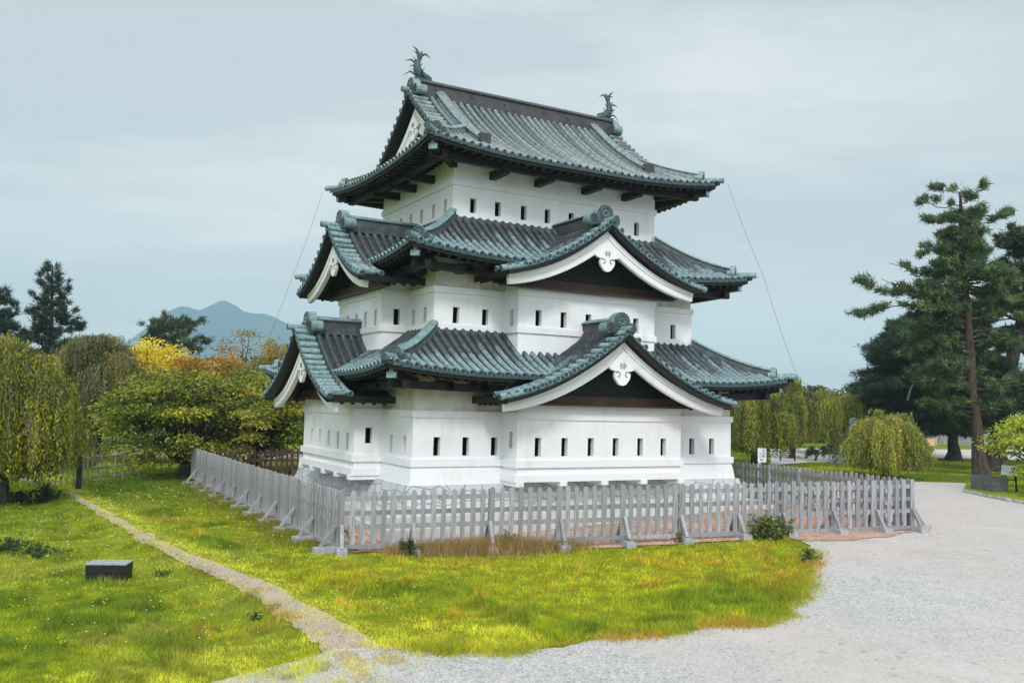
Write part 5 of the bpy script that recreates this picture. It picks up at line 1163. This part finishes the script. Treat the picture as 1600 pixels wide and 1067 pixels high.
    t = rng.uniform(0, len(E_)-1.001, n); i = t.astype(int); f = (t-i)[:, None]; q = E_[i]*(1-f)+E_[i+1]*f; tu = vnoise(t*5.3, t*0+2., 15.); q = q+rng.normal(0, 1, (n, 2))*(.05+.30*ss(.35, .8, tu)*.42)[:, None]
    H = rng.uniform(.03, .08, n)*(.6+1.5*ss(.5, .9, tu)); wv = ss(.5, .62, vnoise(t*2.1, t*0, 19.)+rng.normal(0, .05, n))[:, None]; K = np.array((.60, .40, .06))*wv+np.array((.42, .45, .03))*(1-wv); K = K*rng.uniform(.55, 1.4, (n, 1))
    keep = rng.random(n) < .15+.85*ss(.35, .65, tu); blades('edge_tufts', q[keep, 0], q[keep, 1], H[keep], .011*rng.uniform(.7, 1.5, keep.sum()), K[keep], .7, z=gz(q[keep, 0], q[keep, 1])+.012)
    # lawn beyond the fence on the right and behind the keep
    X, Y, d = scatter(420000, 14, 60, -2, 40, 40, 1.2); P = np.stack([X, Y], 1); pz = [tuple(p) for p in PLAZA]; keep = ~inpoly(P, GRAV_E) & ~inpoly(P, pz) & ~inpoly(P, PEB_E); isl = inpoly(P, KE); X, Y, d, isl = X[keep], Y[keep], d[keep], isl[keep]; n = len(X)
    a = fbm(X*.3, Y*.3, 51., 4); K = np.empty((n, 3)); K[:] = (.15, .23, .018); w = ss(.48, .64, a)[:, None]; K = K*(1-w)+np.array((.46, .43, .02))*w; K *= rng.uniform(.65, 1.3, (n, 1))  # base green lowered for the shade under the pines
    blades('far_lawn_grass', X, Y, rng.uniform(.05, .12, n), .035*rng.uniform(.7, 1.4, n), K, z=gz(X, Y)-.012+isl*.07)
    # tall reddish seed grass along the front fence
    n = 15000; t = rng.beta(1.6, 2.2, n); s0, s1 = 1.0, 6.6; q = FA+(FB-FA)/np.linalg.norm(FB-FA)*(s0+(s1-s0)*t)[:, None]; nn = np.array([FB[1]-FA[1], -(FB[0]-FA[0])])/np.linalg.norm(FB-FA)
    off = -rng.gamma(2., .16, n)*-1-.05; X, Y = q[:, 0]+nn[0]*off, q[:, 1]+nn[1]*off; bump = .55+.45*np.sin(t*math.pi); H = rng.uniform(.14, .52, n)*bump*np.exp(-np.maximum(off-.6, 0)*.9)
    K = pick(n, [(.52, .27, .17), (.60, .36, .18), (.22, .24, .05), (.66, .50, .17), (.13, .17, .04)], [4, 3, 3, 1.5, 2]); blades('tall_seed_grass', X, Y, H, .012*rng.uniform(.7, 1.4, n), K, .3)
    # longer olive grass below the left fence run
    n = 12000; y = rng.uniform(-1.5, 15, n); off = rng.gamma(1.6, .22, n); X, Y = FA[0]-.1-off, y; H = rng.uniform(.08, .26, n)*(.5+fbm(X, Y*.6, 61.))
    K = pick(n, [(.26, .27, .03), (.36, .28, .05), (.12, .17, .02), (.42, .33, .08)], [3, 2.5, 3, 1.5]); blades('tall_seed_grass', X, Y, H, .016*rng.uniform(.7, 1.3, n), K, .35)
    # small flowers
    X, Y, d = scatter(1100, -14, -3, -9, 14, 14, 1.5); n = len(X); Z = gz(X, Y)+rng.uniform(.08, .16, n); r = .016*np.maximum(1, d/16)
    C = np.stack([X, Y, Z], 1); V = np.stack([C+np.array([math.cos(t), math.sin(t), .35*math.sin(t)])*r[:, None] for t in np.linspace(0, 2*math.pi, 6)[:-1]], 1).reshape(-1, 3)
    tag(fast_mesh('meadow_flowers', V, 5, M['blade'], pick(n, [(.75, .75, .70), (.80, .66, .04)], [.6, 1.4], jit=.08)), kind='stuff')
grass_field()
def weed(g, h, r, n, pal, w, label, ls=.09, group=None):
    g = np.array(g, float); root = empty('weed_clump', g, label, 'plant', group); sb = MB(); m = max(5, n//22); LC, LD = [], []
    for k in range(m):
        a, q = rng.uniform(0, 6.28), rng.uniform(0, 1); tip = g+[math.cos(a)*r*q, math.sin(a)*r*q, h*rng.uniform(.5, 1.05)*(1-.35*q)]; b = curve(g+[math.cos(a)*r*q*.4, math.sin(a)*r*q*.4, -.02], tip, 0, 5, .02)
        sb.tube([tuple(p) for p in b], [.008, .007, .006, .005, .003], 4, 0, False); u = rng.uniform(.12, 1, n//m)
        LC.append(np.array([[np.interp(x, np.linspace(0, 1, 5), b[:, i]) for i in range(3)] for x in u])+rng.normal(0, .035, (n//m, 3))); LD.append(unit(rng.normal(size=(n//m, 3))+[0, 0, .4]))
    C, Dd = np.concatenate(LC), np.concatenate(LD); sb.build('stems', M['bark'], root)
    fast_mesh('foliage', leaf_quads(C, Dd, ls*rng.uniform(.6, 1.4, len(C)), ls*.4*rng.uniform(.7, 1.3, len(C))), 4, M['leaf'], pick(len(C), pal, w, jit=.3), root); return root
WG = [(.11, .17, .04), (.18, .23, .045), (.06, .10, .03), (.34, .27, .08)]
weed(GD(1195, 24.35), .82, .55, 900, WG, [4, 3, 3, 1.5], 'tall green weeds growing through the front fence', .12); weed(GD(1222, 24.5), .7, .5, 500, WG, [4, 3, 3, 2], 'bushy weeds with brown tips at the fence foot right of the tall weeds', .11)
weed(GD(797, 23.1), .55, .28, 260, [(.13, .17, .03), (.22, .22, .05), (.09, .12, .03)], [3, 2, 2], 'small green weed inside the middle of the front fence', .09)
weed(G(1266, 878), .34, .30, 320, WG, [3, 2, 4, 1], 'dark green weed tuft at the edge of the gravel', .09); weed(GD(1066, 24), .42, .2, 160, [(.16, .17, .04), (.26, .20, .07)], [1, 1], 'thin yellowish weed beside a fence brace', .08)
weed(G(640, 868), .5, .42, 420, [(.035, .06, .025), (.06, .09, .03)], [2, 1], 'dark weed among the reddish seed grass', .09)
BL = [(.035, .07, .03), (.05, .095, .04), (.025, .05, .03), (.07, .11, .045)]
weed(G(74, 784), .75, .55, 900, BL, [3, 3, 3, 1], 'round blue-green leafy bush beside the grass path at the left', .12); weed(G(30, 786), .5, .8, 800, BL, [3, 3, 3, 1], 'low dark ground plant under the left edge weeping cherry', .12)
weed(G(10, 862), .35, .8, 600, BL+[(.10, .15, .03)], [3, 3, 2, 1, 3], 'flat dark leafy weed at the left edge of the lawn', .11); weed(G(60, 868), .28, .7, 500, BL+[(.10, .15, .03)], [3, 3, 2, 1, 3], 'second flat leafy weed beside the one at the left edge', .1)
weed(G(520, 845), .45, .35, 150, [(.35, .36, .06), (.22, .26, .05)], [1, 1], 'yellowish stalky weed at the near corner of the fence', .07)
weed(G(395, 968), .16, .2, 140, BL, [1, 1, 1, 1], 'small green tuft on the bare path', .07); weed(G(255, 900), .14, .42, 240, [(.06, .11, .02), (.10, .15, .025)], [1, 1], 'clover patch right of the black box', .06)
weed(GD(98, 47), 1.9, 1.2, 1500, [(.13, .20, .03), (.20, .27, .04), (.08, .13, .03)], [3, 2, 2], 'tall bright green flowering stalks behind the bamboo fence', .17); weed(GD(130, 45), 1.4, 1.5, 1100, [(.13, .20, .03), (.20, .27, .04), (.08, .13, .03)], [3, 2, 2], 'lower bright green shrub behind the bamboo fence post', .17)
